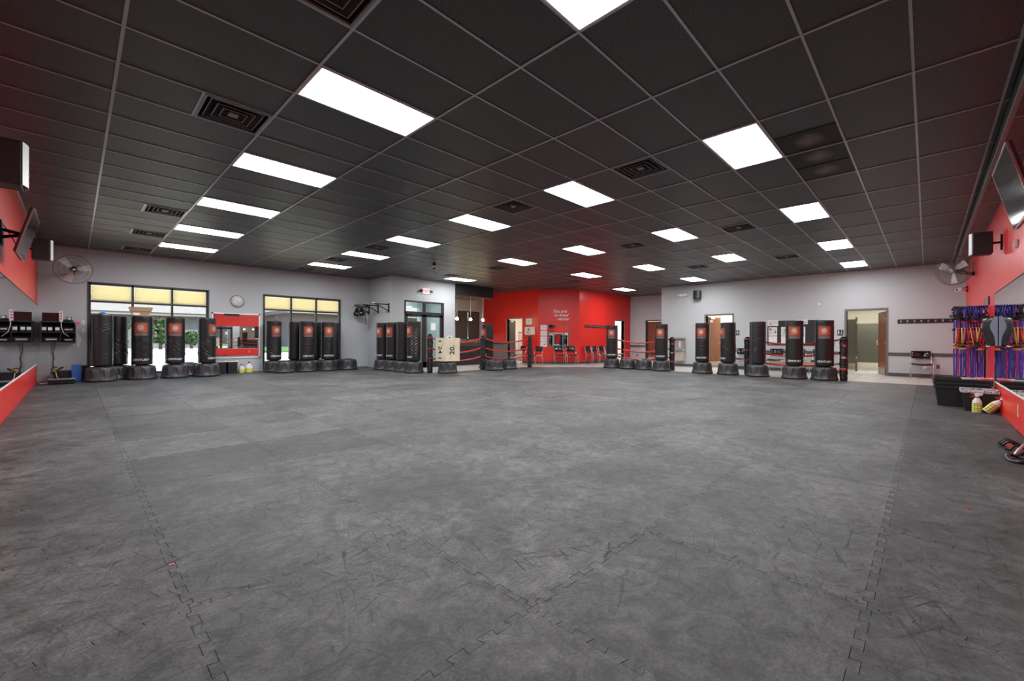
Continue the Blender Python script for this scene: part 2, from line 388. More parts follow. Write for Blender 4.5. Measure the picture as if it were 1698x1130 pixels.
# orientation matrices for wall-mounted flat things: local x = right as seen, y = up, z = out of the wall
def face(p, right, out):
    r = Vector(right).normalized(); o = Vector(out).normalized(); u = Vector((0,0,1))
    return Matrix(((r.x, u.x, o.x, p[0]), (r.y, u.y, o.y, p[1]), (r.z, u.z, o.z, p[2]), (0,0,0,1)))
# ------------------------------------------------------------------ setting: floor, walls, ceiling
XL, YW, XG, YR = -.66, 16.05, 18.4, -.82
YV, XV0, XV1 = 14.28, 8.2, 11.2            # vestibule block
YO, XR = 16.8, 15.1                        # reception outer wall, first red wall
DA, DB = Vector((15.1, 13.02)), Vector((16.52, 11.68))   # diagonal red wall
XE, YE = 21.3, 8.55                        # far grey wall, end of the near grey wall
TOP = CEIL + .25
def wallbox(axis, c, t, a0, a1, z0, z1, holes):
    """solid wall in plane axis=c, thickness t (signed), with rectangular holes (a0,a1,z0,z1)"""
    mb = MB(); cuts = sorted({a0, a1, *[h[0] for h in holes], *[h[1] for h in holes]})
    for p, q in zip(cuts, cuts[1:]):
        mid = (p+q)/2; hs = sorted([(h[2], h[3]) for h in holes if h[0] <= mid <= h[1]]); z = z0
        spans = []
        for lo, hi in hs:
            if lo > z: spans.append((z, lo))
            z = hi
        if z < z1: spans.append((z, z1))
        for lo, hi in spans:
            if axis == 'x': mb.box((c, p, lo), (c+t, q, hi))
            else: mb.box((p, c, lo), (q, c+t, hi))
    return mb
FZ = -.02
floor = struct('floor', B((XL-.3, YR-.3, -.25), (XE+3, YO+.2, FZ), M['grout']))
WIN1 = (.25, 2.905, .10, 2.60); WIN2 = (4.445, 7.075, .10, 2.60); WIN3 = (13.16, 14.79, .88, 2.55)
w_n = struct('wall_north', wallbox('y', YW, .2, XL-.2, XV1, FZ, TOP, [WIN1, WIN2, (8.75, 10.62, FZ, 2.5)]), M['grey_wall'])
w_w = struct('wall_west', wallbox('x', XL, -.2, YR-.2, YW+.2, FZ, TOP, []), M['red_wall'])
w_s = struct('wall_south', wallbox('y', YR, -.2, XL-.2, XG+.2, FZ, TOP, []), M['red_wall'])
D1 = (5.6, 6.62, FZ, 2.14); D2 = (.96, 1.97, FZ, 2.14)
w_e = struct('wall_east', wallbox('x', XG, .2, YR, YE, FZ, TOP, [D1, D2]), M['grey_wall'])
VD = (8.77, 10.62, FZ, 2.61)
w_v = struct('wall_entry', wallbox('y', YV, .15, XV0, XV1, FZ, TOP, [VD]), M['grey_wall'])
w_vs = struct('wall_entry_left', wallbox('x', XV0, .15, YV+.15, YW, FZ, TOP, []), M['grey_wall'])
w_vr = struct('wall_entry_right', wallbox('x', XV1-.15, .15, YV+.15, YO, FZ, TOP, []), M['grey_wall'])
w_o = struct('wall_reception', wallbox('y', YO, .2, XV1, XR+.2, FZ, TOP, [WIN3]), M['grey_wall'])
D3 = (14.03, 15.06, FZ, 2.13)
w_r1 = struct('wall_red_office', wallbox('x', XR, .15, DA.y, YO, FZ, TOP, [D3]), M['red_wall'])
dn = (DB-DA).normalized(); dno = Vector((-dn.y, dn.x))     # outward (behind the wall)
if dno.dot(Vector((1, 1))) < 0: dno = -dno
mb = MB(); q = [DA, DB, DB+dno*.15, DA+dno*.15]; mb.prism([(p.x, p.y) for p in q], FZ, TOP)
w_d = struct('wall_red_diagonal', mb, M['red_wall'])
D4 = (19.68, 20.6, FZ, 2.12)
w_r3 = struct('wall_red_hall', wallbox('y', DB.y, .15, DB.x, XE+.2, FZ, TOP, [D4]), M['red_wall'])
D5 = (9.75, 10.73, FZ, 2.12)
w_far = struct('wall_hall_end', wallbox('x', XE, .15, YE-.2, DB.y, FZ, TOP, [D5]), M['grey_wall'])
w_hs = struct('wall_hall_side', wallbox('y', YE, -.2, XG+.2, XE+.15, FZ, TOP, []), M['grey_wall'])

# ---- rubber mats (1 m puzzle mats) : children of the floor
GX, GY = .335, .177
def teeth_edge(n=13, d=.017):
    """one unit edge 0..1 as (t, offset) with dovetail teeth"""
    out = [(0, 0)]; p = 1.0/n
    for i in range(n):
        a = i*p; s = d if i % 2 == 0 else -d
        w = .12*p
        if i == 0: out += [(.25*p, 0), (.25*p, s)]
        else: out += [(a+w*(1 if s > 0 else -1)*0, -s), (a - w*0.6, -s*.2), (a + w*.6, s*.2), (a, s)]
        if i == n-1: out += [(a+.75*p, s), (a+.75*p, 0)]
    return out
EDG = []
n_t = 14; p_t = 1.0/n_t; d_t = .017; fl_ = .009
def edge_profile():
    pts = [(0, 0)]
    for i in range(n_t):
        s = d_t if i % 2 == 0 else -d_t; a = i*p_t; b_ = a+p_t
        if i == 0: pts += [(.55*p_t, 0), (.55*p_t-.004, s)]
        else: pts += [(a - (fl_ if s > 0 else -fl_)*0 + (-fl_*.5 if True else 0), s)]
        if i == n_t-1: pts += [(b_-.55*p_t+.004, s), (b_-.55*p_t, 0), (1, 0)]
        else: pts += [(b_ + fl_*.5, s)]
    return pts
PROF = edge_profile()
def toothed_poly(g=.0007):
    P = []
    for t, s in PROF: P.append((t, s))                 # bottom, y = s
    for t, s in PROF[1:]: P.append((1 + s, t))         # right
    for t, s in reversed(PROF[:-1]): P.append((t, 1 + s))
    for t, s in reversed(PROF[1:-1]): P.append((s, t))
    # remove duplicates & shrink slightly for the joint
    Q = []
    for p in P:
        if not Q or (abs(p[0]-Q[-1][0])+abs(p[1]-Q[-1][1])) > 1e-6: Q.append(p)
    n = len(Q); R = []
    for i in range(n):
        a = Vector(Q[i-1]); b = Vector(Q[i]); c = Vector(Q[(i+1) % n])
        n1 = Vector((-(b-a).y, (b-a).x)).normalized(); n2 = Vector((-(c-b).y, (c-b).x)).normalized(); nn = (n1+n2)
        if nn.length < .3: nn = n1
        nn.normalize(); k = 1/max(.45, nn.dot(n1)); R.append((b.x+nn.x*g*k, b.y+nn.y*g*k))
    return R
TP = toothed_poly()
def mat_mesh(poly, name='rubber_mat'):
    mb = MB(); n = len(poly)
    cx = sum(p[0] for p in poly)/n; cy = sum(p[1] for p in poly)/n
    e = .0009
    def ins(k):
        R = []
        for i in range(n):
            a = Vector(poly[i-1]); b = Vector(poly[i]); c = Vector(poly[(i+1) % n])
            n1 = Vector((-(b-a).y, (b-a).x)).normalized(); n2 = Vector((-(c-b).y, (c-b).x)).normalized(); nn = n1+n2
            if nn.length < .3: nn = n1
            nn.normalize(); R.append((b.x+nn.x*k, b.y+nn.y*k))
        return R
    P2 = ins(e)
    vs = [(x, y, FZ) for x, y in poly]+[(x, y, -e) for x, y in poly]+[(x, y, 0) for x, y in P2]
    fs = [tuple(range(2*n, 3*n))]
    for i in range(n): k = (i+1) % n; fs += [(i, k, n+k, n+i), (n+i, n+k, 2*n+k, 2*n+i)]
    mb.add(vs, fs, M['rubber']); return mb.mesh(name)
me_tooth = mat_mesh(TP)
def clip(poly, a, b, c):      # keep a*x+b*y <= c
    out = []
    for i in range(len(poly)):
        p, q = poly[i], poly[(i+1) % len(poly)]; dp = a*p[0]+b*p[1]-c; dq = a*q[0]+b*q[1]-c
        if dp <= 0: out.append(p)
        if dp*dq < 0: t = dp/(dp-dq); out.append((p[0]+t*(q[0]-p[0]), p[1]+t*(q[1]-p[1])))
    return out
g_ = .0015
XM, YM = 15.05, 11.75
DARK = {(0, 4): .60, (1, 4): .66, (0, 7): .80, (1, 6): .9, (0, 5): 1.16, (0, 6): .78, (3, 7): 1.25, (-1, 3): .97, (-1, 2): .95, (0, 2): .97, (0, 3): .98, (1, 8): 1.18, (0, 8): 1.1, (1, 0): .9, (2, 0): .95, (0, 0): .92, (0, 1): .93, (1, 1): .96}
sq_cache = {}
for i in range(-1, 15):
    for j in range(-1, 16):
        x0, y0 = GX+i, GY+j
        if x0 >= XM: continue
        if x0 > 8.15 and y0 > YM-.05: continue
        near = (x0**2+y0**2) < 60 and i >= -1
        poly = [(g_, g_), (1-g_, g_), (1-g_, 1-g_), (g_, 1-g_)]; full = True
        cl = []
        if x0+1 > XM: cl.append((1, 0, XM-x0))
        if y0+1 > YW: cl.append((0, 1, YW-.01-y0))
        if x0 > 7.2 and y0+1 > YM and y0 < 14: cl.append((0, 1, YM-y0)) if x0+.5 > 8.2 else None
        s = 1/math.sqrt(2)
        # cut corner between (12.7,11.75) and (15.05,9.4)
        lim = (12.7+11.75)*s - (x0+y0)*s
        if (x0+1+y0+1)*s > (12.7+11.75)*s and x0 > 11: cl.append((s, s, lim))
        if 7.3 < x0 < 8.2 and y0 > 11.7:      # column beside the entry block
            cl.append((1, 0, XV0-.01-x0))
        if i == -1: cl.append((-1, 0, -(XL+.004-x0)))
        for c_ in cl:
            if c_ and len(poly) > 2:
                p2 = clip(poly, *c_)
                if p2 != poly: full = False
                poly = p2
        if len(poly) < 3: continue
        if near and (full or i == -1) and i >= -1 and j >= -1 and i < 9 and not (i == -1):
            me = me_tooth
        elif near and i == -1:
            me = 'wtooth'
            if me not in sq_cache:
                P2 = [(max(x, .0072), y) for x, y in TP]; Q = []
                for p in P2:
                    if not Q or abs(p[0]-Q[-1][0])+abs(p[1]-Q[-1][1]) > 1e-5: Q.append(p)
                Q = [p for k, p in enumerate(Q) if not (p[0] < .0073 and Q[k-1][0] < .0073 and Q[(k+1) % len(Q)][0] < .0073)]
                sq_cache[me] = mat_mesh(Q)
            me = sq_cache[me]
        else:
            key = tuple((round(a, 3), round(b, 3)) for a, b in poly)
            if key not in sq_cache: sq_cache[key] = mat_mesh(poly)
            me = sq_cache[key]
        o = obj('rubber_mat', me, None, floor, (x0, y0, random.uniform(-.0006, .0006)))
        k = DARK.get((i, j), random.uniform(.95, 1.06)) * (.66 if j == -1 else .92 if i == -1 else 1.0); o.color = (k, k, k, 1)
# the strip against the right wall shares the grid (j = -1)
# ---- beige floor tiles beyond the mats
TS = .6
me_tile = {}
def add_tile(x0, y0, x1, y1):
    w, d = round(x1-x0, 3), round(y1-y0, 3)
    if (w, d) not in me_tile: me_tile[(w, d)] = B((.002, .002, FZ), (w-.002, d-.002, -.012), M['tile'], bev=.002).mesh('floor_tile')
    obj('floor_tile', me_tile[(w, d)], None, floor, (x0, y0, 0))
def in_mats(x, y):
    if x < XM and y < YM and (x+y) < 24.45: return True
    return x < XV0 and y < YW
def poly_tile(x0, y0): pass
yy = YR
while yy < YO-.01:
    xx = 8.2
    while xx < 22.8:
        cx, cy = xx+TS/2, yy+TS/2
        inside = (cx > XM-.3 and cx < XE+.0 and cy < DB.y) or (cy > YM-.3 and 8.2 < cx < 16.6) or (cx+cy > 24.0 and cx < XE and cy < 12)
        if yy < 9 and cx < XM-.3: inside = False
        if cx > XG and cy < YE-.3: inside = cx < 22.8 and cy < 3.3 and cy > -.8
        if cy > DB.y and cx > 16.4: inside = False
        if inside:
            x0_, x1_, y0_, y1_ = xx, min(xx+TS, 22.8), yy, min(yy+TS, YO)
            if cy < YM-.3 and cx < 15.4 and cx+cy < 24.8:
                x0_ = max(x0_, XM)
            if cx < 12.6 and y0_ < YM: y0_ = YM
            if 12.4 < cx < 15.1 and 9 < cy < 12 and False: pass
            if x1_-x0_ > .05 and y1_-y0_ > .05: add_tile(x0_, y0_, x1_, y1_)
        xx += TS
    yy += TS

# ---- ceiling: grid, tiles, panels
ceiling = struct('ceiling', B((XL, YR, CEIL+.16), (XE+.1, YO+.1, CEIL+.2), M['black']))
CX0, CY0, CW, CD = .2511, 4.3596, 1.2192, .6096
LIGHTS = [(1,-1),(1,3),(1,7),(1,11),(1,15),(1,-5),(4,-1),(4,3),(4,7),(4,11),(4,15),(4,-5),(7,-5),(7,-1),(7,3),(7,7),(8,14),(10,-5),(13,-5),(10,-1),(10,3),(13,3),(10,7),(14,9)]
VENTS = [(0,1,1),(0,-3,1),(0,9,1),(0,13,1),(0,17,1),(4,1,0),(4,-3,0),(4,9,0),(4,13,0),(4,17,0),(7,-3,1),(7,1,1),(7,9,1),(11,-3,0),(7,13,1),(11,1,0),(11,9,0),(11,13,0),(11,16,0)]
YSOF = -.57
xs = [CX0+i*CW for i in range(0, 18)]; ys = [CY0+j*CD for j in range(-8, 21)]
for x in xs:
    if x > XE: continue
    obj('ceiling_runner', B((x-.012, YSOF, CEIL), (x+.012, YO, CEIL+.03), M['tee']), None, ceiling)
for y in ys:
    if y < YSOF+.02 or y > YO: continue
    obj('ceiling_runner', B((XL, y-.010, CEIL+.0015), (XE, y+.010, CEIL+.028), M['tee']), None, ceiling)
obj('wall_angle', B((XL, YR, CEIL), (XL+.02, YW, CEIL+.02), M['tee']), None, ceiling)
obj('wall_angle', B((XL, YW-.02, CEIL), (XV0, YW, CEIL+.02), M['tee']), None, ceiling)
obj('wall_angle', B((XG-.02, YR, CEIL), (XG, YE, CEIL+.02), M['tee']), None, ceiling)
cells = []
for i in range(-1, 18):
    for j in range(-9, 21):
        x0, x1, y0, y1 = CX0+i*CW, CX0+(i+1)*CW, CY0+j*CD, CY0+(j+1)*CD
        x0c, x1c, y0c, y1c = max(x0, XL), min(x1, XE), max(y0, YSOF), min(y1, YO)
        if x1c-x0c < .03 or y1c-y0c < .03: continue
        if (i, j) in LIGHTS: continue
        if (x0 > XG+.1 and y1 < YE-.2) or (x0 > 16.8 and y0 > 12.1) or (x1c < XV0 and y0 > YW): continue
        hv = [v for v in VENTS if (v[0], v[1]) == (i, j)]
        if hv:
            h = CD; 
            if hv[0][2] == 1: x1c = x0c+h
            else: x0c = x1c-h
        if (i, j) == (4, -6): cells.append((x0c, x0c+CD, y0c, y1c, 0)); cells.append((x0c+CD, x1c, y0c, y1c, 1)); continue
        if (i, j) == (5, -6): cells.append((x0c, x0c+CD, y0c, y1c, 1)); cells.append((x0c+CD, x1c, y0c, y1c, 1)); continue
        cells.append((x0c, x1c, y0c, y1c, 0))
obj('ceiling_crossbar', B((CX0+4.5*CW-.006, CY0-6*CD, CEIL+.002), (CX0+4.5*CW+.006, CY0-5*CD, CEIL+.028), M['black']), None, ceiling)
obj('ceiling_crossbar', B((CX0+5.5*CW-.006, CY0-6*CD, CEIL+.002), (CX0+5.5*CW+.006, CY0-5*CD, CEIL+.028), M['black']), None, ceiling)
def tvis(c):
    mx, my = (c[0]+c[1])/2, (c[2]+c[3])/2; F = mx*math.cos(YAW)+my*math.sin(YAW); R = mx*math.sin(YAW)-my*math.cos(YAW)
    return F > .3 and abs(R/F) < 1.35
cells.sort(key=lambda c: (0 if tvis(c) else 1, ((c[0]+c[1])/2)**2+((c[2]+c[3])/2)**2))
tmesh = {}; rest = MB()
for n, (a, b, c, d, st) in enumerate(cells):
    w, dd = round(b-a, 3), round(d-c, 3)
    if n < 300:
        k = (w, dd, st)
        if k not in tmesh: tmesh[k] = B((-w/2+.003, -dd/2+.003, 0), (w/2-.003, dd/2-.003, .016), M['stained_tile'] if st else M['ceiling_tile'], bev=.004).mesh('ceiling_tile')
        obj('ceiling_tile', tmesh[k], None, ceiling, ((a+b)/2, (c+d)/2, CEIL+.008+random.uniform(0, .003)))
    else: rest.box((a+.003, c+.003, CEIL+.008), (b-.003, d-.003, CEIL+.024), M['ceiling_tile'])
if rest.v: tag(obj('distant_ceiling_tiles', rest, None, ceiling), kind='stuff')
# lowered border along the right wall
ZS = CEIL-.185
struct('soffit_right', B((XL, YR, ZS+.004), (XG, YSOF+.0, CEIL+.15), M['ceiling_tile']))
struct('trim_1', B((XL, YSOF-.03, ZS-.004), (XG, YSOF+.012, ZS+.028), M['soffit_trim'], bev=.004))
mb = MB()
for i in range(-1, 16):
    x = CX0+i*CW
    if XL < x < XG: mb.box((x-.01, YR, ZS-.001), (x+.01, YSOF-.03, ZS+.01), M['tee']); 
struct('trim_2', mb)
# skirting and rails
bb = MB()
for a, b in ((YR, D2[0]-.06), (D2[1]+.06, D1[0]-.06), (D1[1]+.06, YE)): bb.box((XG-.014, a, -.012), (XG, b, .10), M['dark_trim'])
struct('baseboard_east', bb)
struct('baseboard_hall', MB().box((XE-.014, YE, -.012), (XE, D5[0]-.05, .10), M['dark_trim']).box((XE-.014, D5[1]+.05, -.012), (XE, DB.y, .10), M['dark_trim']))
bb = MB().box((DB.x, DB.y-.014, -.012), (D4[0]-.05, DB.y, .10), M['dark_trim']).box((D4[1]+.05, DB.y-.014, -.012), (XE, DB.y, .10), M['dark_trim'])
q = [DA, DB, DB-dno*.014, DA-dno*.014]; bb.prism([(p.x, p.y) for p in q], -.012, .10, M['dark_trim']); bb.box((XR-.014, DA.y, -.012), (XR, D3[0]-.05, .1), M['dark_trim'])
struct('baseboard_red', bb)
struct('baseboard_north', MB().box((WIN1[1]+.05, YW-.01, 0), (WIN2[0]-.05, YW, .02), M['dark_trim']).box((WIN2[1]+.05, YW-.01, 0), (XV0, YW, .02), M['dark_trim']))
bb = MB()
for a, b in ((YR, D2[0]-.06), (D2[1]+.06, D1[0]-.06)): bb.box((XG-.018, a, .645), (XG, b, .75), M['dark_trim'], bev=.004)
struct('trim_3', bb)
struct('trim_4', MB().box((XE-.018, D5[1]+.05, .73), (XE, DB.y, .84), M['dark_trim'], bev=.004))
# windows
def window(name, rect, y, mull, trans, sashes=True):
    x0, x1, z0, z1 = rect
    fr = MB(); t = .05
    for (a, b, c, d) in ((x0, x1, z1-t, z1), (x0, x1, z0, z0+t), (x0, x0+t, z0, z1), (x1-t, x1, z0, z1)): fr.box((a, y+.02, c), (b, y+.12, d), M['bronze'])
    w = obj(name, fr); w['kind'] = 'structure'
    xs_ = [x0+t/2]+mull+[x1-t/2]
    for mx in mull: obj('mullion', B((mx-t/2, y+.02, z0), (mx+t/2, y+.12, z1), M['bronze']), None, w)
    if trans: obj('transom', B((x0, y+.018, trans-t/2), (x1, y+.122, trans+t/2), M['bronze']), None, w)
    for a, b in zip(xs_, xs_[1:]):
        for lo, hi in (((z0, trans), (trans, z1)) if trans else ((z0, z1),)):
            obj('glass_pane', B((a+.01, y+.08, lo+.02), (b-.01, y+.084, hi-.02), M['glass']), None, w)
    return w
window('window_1', WIN1, YW, [1.14, 2.02], 2.10)
window('window_2', WIN2, YW, [5.33, 6.19], 2.10)
window('window_3', WIN3, YO, [13.98], None)
struct('trim_5', MB().box((WIN1[0]-.02, YW-.012, .08), (WIN1[0], YW, 2.62), M['dark_trim']).box((WIN1[1], YW-.012, .08), (WIN1[1]+.02, YW, 2.62), M['dark_trim']).box((WIN1[0]-.02, YW-.012, 2.6), (WIN1[1]+.02, YW, 2.62), M['dark_trim']).box((WIN2[0]-.02, YW-.012, .08), (WIN2[0], YW, 2.62), M['dark_trim']).box((WIN2[1], YW-.012, .08), (WIN2[1]+.02, YW, 2.62), M['dark_trim']).box((WIN2[0]-.02, YW-.012, 2.6), (WIN2[1]+.02, YW, 2.62), M['dark_trim']))
def blind(x0, x1, lab):
    t = thing('window_blind', lab, 'blind', ((x0+x1)/2, YW+.045, 2.11), 0, 'cream slatted blinds in the upper window panes')
    w = (x1-x0)/2-.008
    obj('headrail', B((-w, -.02, .43), (w, .02, .462), M['tan']), None, t)
    me = MB().box((-w, -.0195, -.0015), (w, .0195, .0015), M['slat']).mesh('slat')
    for k in range(11): obj('slat', me, None, t, (0, 0, .035+k*.0365), (math.radians(62), 0, 0))
    obj('bottom_rail', B((-w, -.015, .0), (w, .015, .014), M['tan']), None, t)
for (x0, x1, lab) in ((.30, 1.115, 'cream slatted blind in upper left pane of the leftmost window'), (1.165, 1.995, 'cream slatted blind in upper middle pane of window behind cardboard box'), (2.045, 2.855, 'cream slatted blind in upper right pane of window left of clock'),
                      (4.495, 5.305, 'cream slatted blind in upper left pane of window right of clock'), (5.355, 6.165, 'cream slatted blind in upper middle pane of window right of clock'), (6.215, 7.025, 'cream slatted blind in upper right pane nearest the speed bags')): blind(x0, x1, lab)
# vestibule behind the entry doors
vb = MB()
vb.box((XV0+.15, YV+.15, 2.98), (XV1-.15, YW, 3.0)); struct('ceiling_entry', vb, M['white'])
struct('wall_entry_lining', MB().box((XV1-.17, YV+.15, FZ), (XV1-.15, YW, 3.0), M['teal']).box((XV0+.15, YV+.15, FZ), (XV0+.17, YW, 3.0), M['teal']).box((10.62, YW-.02, FZ), (XV1-.15, YW, 3), M['teal']).box((XV0+.15, YW-.02, 2.5), (10.62, YW, 3), M['teal']))
x0, x1, _, z1 = VD
dfr = MB().box((x0, YV-.01, z1-.06), (x1, YV+.12, z1), M['bronze']).box((x0, YV-.01, FZ), (x0+.06, YV+.12, z1), M['bronze']).box((x1-.06, YV-.01, FZ), (x1, YV+.12, z1), M['bronze']).box((x0, YV-.01, 2.09), (x1, YV+.12, 2.19), M['bronze']).box(((x0+x1)/2-.035, YV-.005, 2.15), ((x0+x1)/2+.035, YV+.12, z1), M['bronze'])
door1 = obj('door_1', dfr); door1['kind'] = 'structure'
for a, b in ((x0+.06, (x0+x1)/2), ((x0+x1)/2, x1-.06)):
    lf = MB()
    for (p, q, r, s_) in ((a, b, 2.0, 2.09), (a, b, FZ+.01, .22), (a, a+.10, FZ+.01, 2.09), (b-.10, b, FZ+.01, 2.09)): lf.box((p, YV+.03, r), (q, YV+.075, s_), M['bronze'])
    l = obj('door_leaf', lf, None, door1)
    obj('glass_pane', B((a+.09, YV+.05, .2), (b-.09, YV+.054, 2.02), M['glass']), None, l)
    obj('closer', B(((a+b)/2-.2, YV-.03, 2.03), ((a+b)/2+.2, YV+.03, 2.09), M['black'], bev=.01), None, l)
    obj('glass_pane', B((a, YV+.05, 2.19), (b, YV+.054, 2.56), M['glass']), None, door1)
tag(obj('door_notice', B((-.11, -.002, -.14), (.11, .002, .14), M['paper']), None, None, (10.12, YV+.026, 1.62)), 'grey paper notice taped on the right glass entry door', 'notice')
# plain interior doors
def frame_x(name, c, hole, depth=.2, w=.06, mt='frame_grey'):
    a, b, z0, z1 = hole; mb = MB()
    mb.box((c-.012, a-w, FZ), (c+depth+.012, a, z1+w), M[mt]).box((c-.012, b, FZ), (c+depth+.012, b+w, z1+w), M[mt]).box((c-.012, a, z1), (c+depth+.012, b, z1+w), M[mt])
    o = obj(name, mb); o['kind'] = 'structure'; return o
def leaf(parent, hinge, ang, w, mt='wood', h=2.1, handle_side=1):
    T = Matrix.Translation((hinge[0], hinge[1], 0)) @ Matrix.Rotation(ang, 4, 'Z')
    l = obj('door_leaf', MB().box((0, -.022, 0), (w, .022, h), M[mt], T, .003), None, parent)
    obj('kick_plate', MB().box((.02, -.025, .03), (w-.02, .025, .22), M['steel'], T), None, l)
    hd = MB()
    for s in (-1, 1): hd.cyl(T @ Vector((w-.07, s*.02, 1.0)), T @ Vector((w-.07, s*.07, 1.0)), .012, 8, M['chrome']); hd.cyl(T @ Vector((w-.07, s*.065, 1.0)), T @ Vector((w-.19, s*.065, 1.0)), .01, 8, M['chrome'])
    obj('door_handle', hd, None, l)
    hg = MB()
    for z in (.25, 1.05, 1.85): hg.cyl(T @ Vector((0, .024, z-.05)), T @ Vector((0, .024, z+.05)), .010, 8, M['chrome'])
    obj('hinges', hg, None, l)
    cl = MB().box((.12, -.07, h-.1), (.42, -.024, h-.04), M['chrome'], T, .008); obj('closer', cl, None, l)
    return l
d2 = frame_x('door_2', XG, D1); l2 = leaf(d2, (XG+.19, D1[1]-.005), math.radians(-12), .93)
obj('sign_plate', MB().box((.12, -.026, 1.88), (.34, -.022, 1.98), M['white'], Matrix.Translation((XG+.19, D1[1]-.005, 0)) @ Matrix.Rotation(math.radians(-12), 4, 'Z')), None, l2)
d3 = frame_x('door_3', XG, D2); leaf(d3, (XG+.19, D2[0]+.008), math.radians(14), .95)
d4 = frame_x('door_4', XR, D3, .15, .05, 'steel'); leaf(d4, (XR+.14, D3[1]-.02), math.radians(26), .95, 'black')
d6 = frame_x('door_6', XE, D5, .15, .06, 'dark_trim'); leaf(d6, (XE+.10, D5[0]+.005), math.radians(90), .97)
a, b, _, z1 = D4
o = obj('door_5', MB().box((a-.06, DB.y-.012, FZ), (a, DB.y+.162, z1+.06), M['frame_grey']).box((b, DB.y-.012, FZ), (b+.06, DB.y+.162, z1+.06), M['frame_grey']).box((a, DB.y-.012, z1), (b, DB.y+.162, z1+.06), M['frame_grey'])); o['kind'] = 'structure'
# rooms behind the doors
def room(name, x0, x1, y0, y1, z1, mt, skip=''):
    mb = MB()
    if 'w' not in skip: mb.box((x0-.1, y0, FZ), (x0, y1, z1))
    if 'e' not in skip: mb.box((x1, y0, FZ), (x1+.1, y1, z1))
    if 's' not in skip: mb.box((x0, y0-.1, FZ), (x1, y0, z1))
    if 'n' not in skip: mb.box((x0, y1, FZ), (x1, y1+.1, z1))
    mb.box((x0-.1, y0-.1, z1), (x1+.1, y1+.1, z1+.1))
    struct(name, mb, M[mt])
room('wall_storeroom', XG+.2, XG+2.6, 4.9, 7.6, 2.8, 'cream', 'w')
room('wall_restroom', XG+.2, 22.8, -.9, 3.4, 2.8, 'cream', 'w')
room('wall_office', XR+.15, XR+3.2, 13.4, 16.8, 2.8, 'cream', 'w')
room('wall_side_room', 18.6, 21.2, DB.y+.15, 14.4, 2.8, 'white', 's')
def room_light(x, y, z, lab, w=.6, d=.6):
    t = thing('room_light', lab, 'ceiling light', (x, y, z))
    obj('frame', B((-w-.02, -d-.02, -.03), (w+.02, d+.02, 0), M['white']), None, t)
    obj('diffuser', B((-w, -d, -.04), (w, d, -.03), M['interior_panel']), None, t)
room_light(XG+1.5, 6.2, 2.8, 'white ceiling light in storeroom behind the ajar wooden door')
room_light(XG+2.2, 1.5, 2.8, 'white ceiling light in the restroom with olive stalls')
room_light(XR+1.7, 15.0, 2.8, 'white ceiling light in office behind the left red wall')
room_light(19.9, 13.0, 2.8, 'white ceiling light in bright room beyond the hall opening')
room_light((XV0+XV1)/2, (YV+YW)/2+.1, 2.98, 'white ceiling light inside the glass entry vestibule', .3, .3)
# ceiling lights and vents
def lift(n): return n
fm = MB(); w, d = CW/2-.012, CD/2-.012
for (a, b, c, e) in ((-w, w, -d, -d+.014), (-w, w, d-.014, d), (-w, -w+.014, -d, d), (w-.014, w, -d, d)): fm.box((a, c, -.004), (b, e, .02), M['white'])
fme = fm.mesh('frame')
dm = MB(); wi, di = w-.014, d-.014; c1 = .13
dm.add([(-wi, -di, .012), (wi, -di, .012), (wi, -c1, .022), (-wi, -c1, .022)], [(3, 2, 1, 0)], M['diffuser_lip'])
dm.add([(-wi, c1, .022), (wi, c1, .022), (wi, di, .012), (-wi, di, .012)], [(3, 2, 1, 0)], M['diffuser_lip'])
dm.add([(-wi, -c1, .022), (wi, -c1, .022), (wi, -c1*.5, .004), (-wi, -c1*.5, .004), (wi, c1*.5, .004), (-wi, c1*.5, .004), (wi, c1, .022), (-wi, c1, .022)], [(3, 2, 1, 0), (5, 4, 2, 3), (7, 6, 4, 5)], M['diffuser'])
dme = dm.mesh('diffuser')
order = ['nearest', 'second', 'third', 'fourth', 'fifth', 'sixth']
LL = {}
rowname = {-5: 'row along right wall', -1: 'second row from right wall', 3: 'third row from right wall', 7: 'third row from windows', 11: 'second row from windows', 15: 'row closest to windows'}
for (i, j) in LIGHTS:
    col = {1: 'leftmost column', 4: 'second column', 7: 'middle column', 10: 'fourth column', 13: 'column nearest grey wall'}
    if i in col: lab = 'white ceiling panel light, %s, %s' % (rowname[j], col[i])
    elif (i, j) == (8, 14): lab = 'white rectangular ceiling panel light over the entry doors'
    else: lab = 'white rectangular ceiling panel light nearest the hall with red walls'
    t = thing('ceiling_light', lab, 'ceiling light', (CX0+(i+.5)*CW, CY0+(j+.5)*CD, CEIL), 0, 'recessed panel lights in the black ceiling')
    obj('frame', fme, None, t); obj('diffuser', dme, None, t)
vf = MB(); h = CD/2-.012
for (a, b, c, e) in ((-h, h, -h, -h+.022), (-h, h, h-.022, h), (-h, -h+.022, -h, h), (h-.022, h, -h, h)): vf.box((a, c, -.005), (b, e, .012), M['vent'])
vf.box((-h, -h, .085), (h, h, .09), M['black_soffit'])
for s in (-1, 1): vf.box((s*h, -h, 0), (s*(h-.004), h, .09), M['black_soffit']); vf.box((-h, s*h, 0), (h, s*(h-.004), .09), M['black_soffit'])
vfe = vf.mesh('frame')
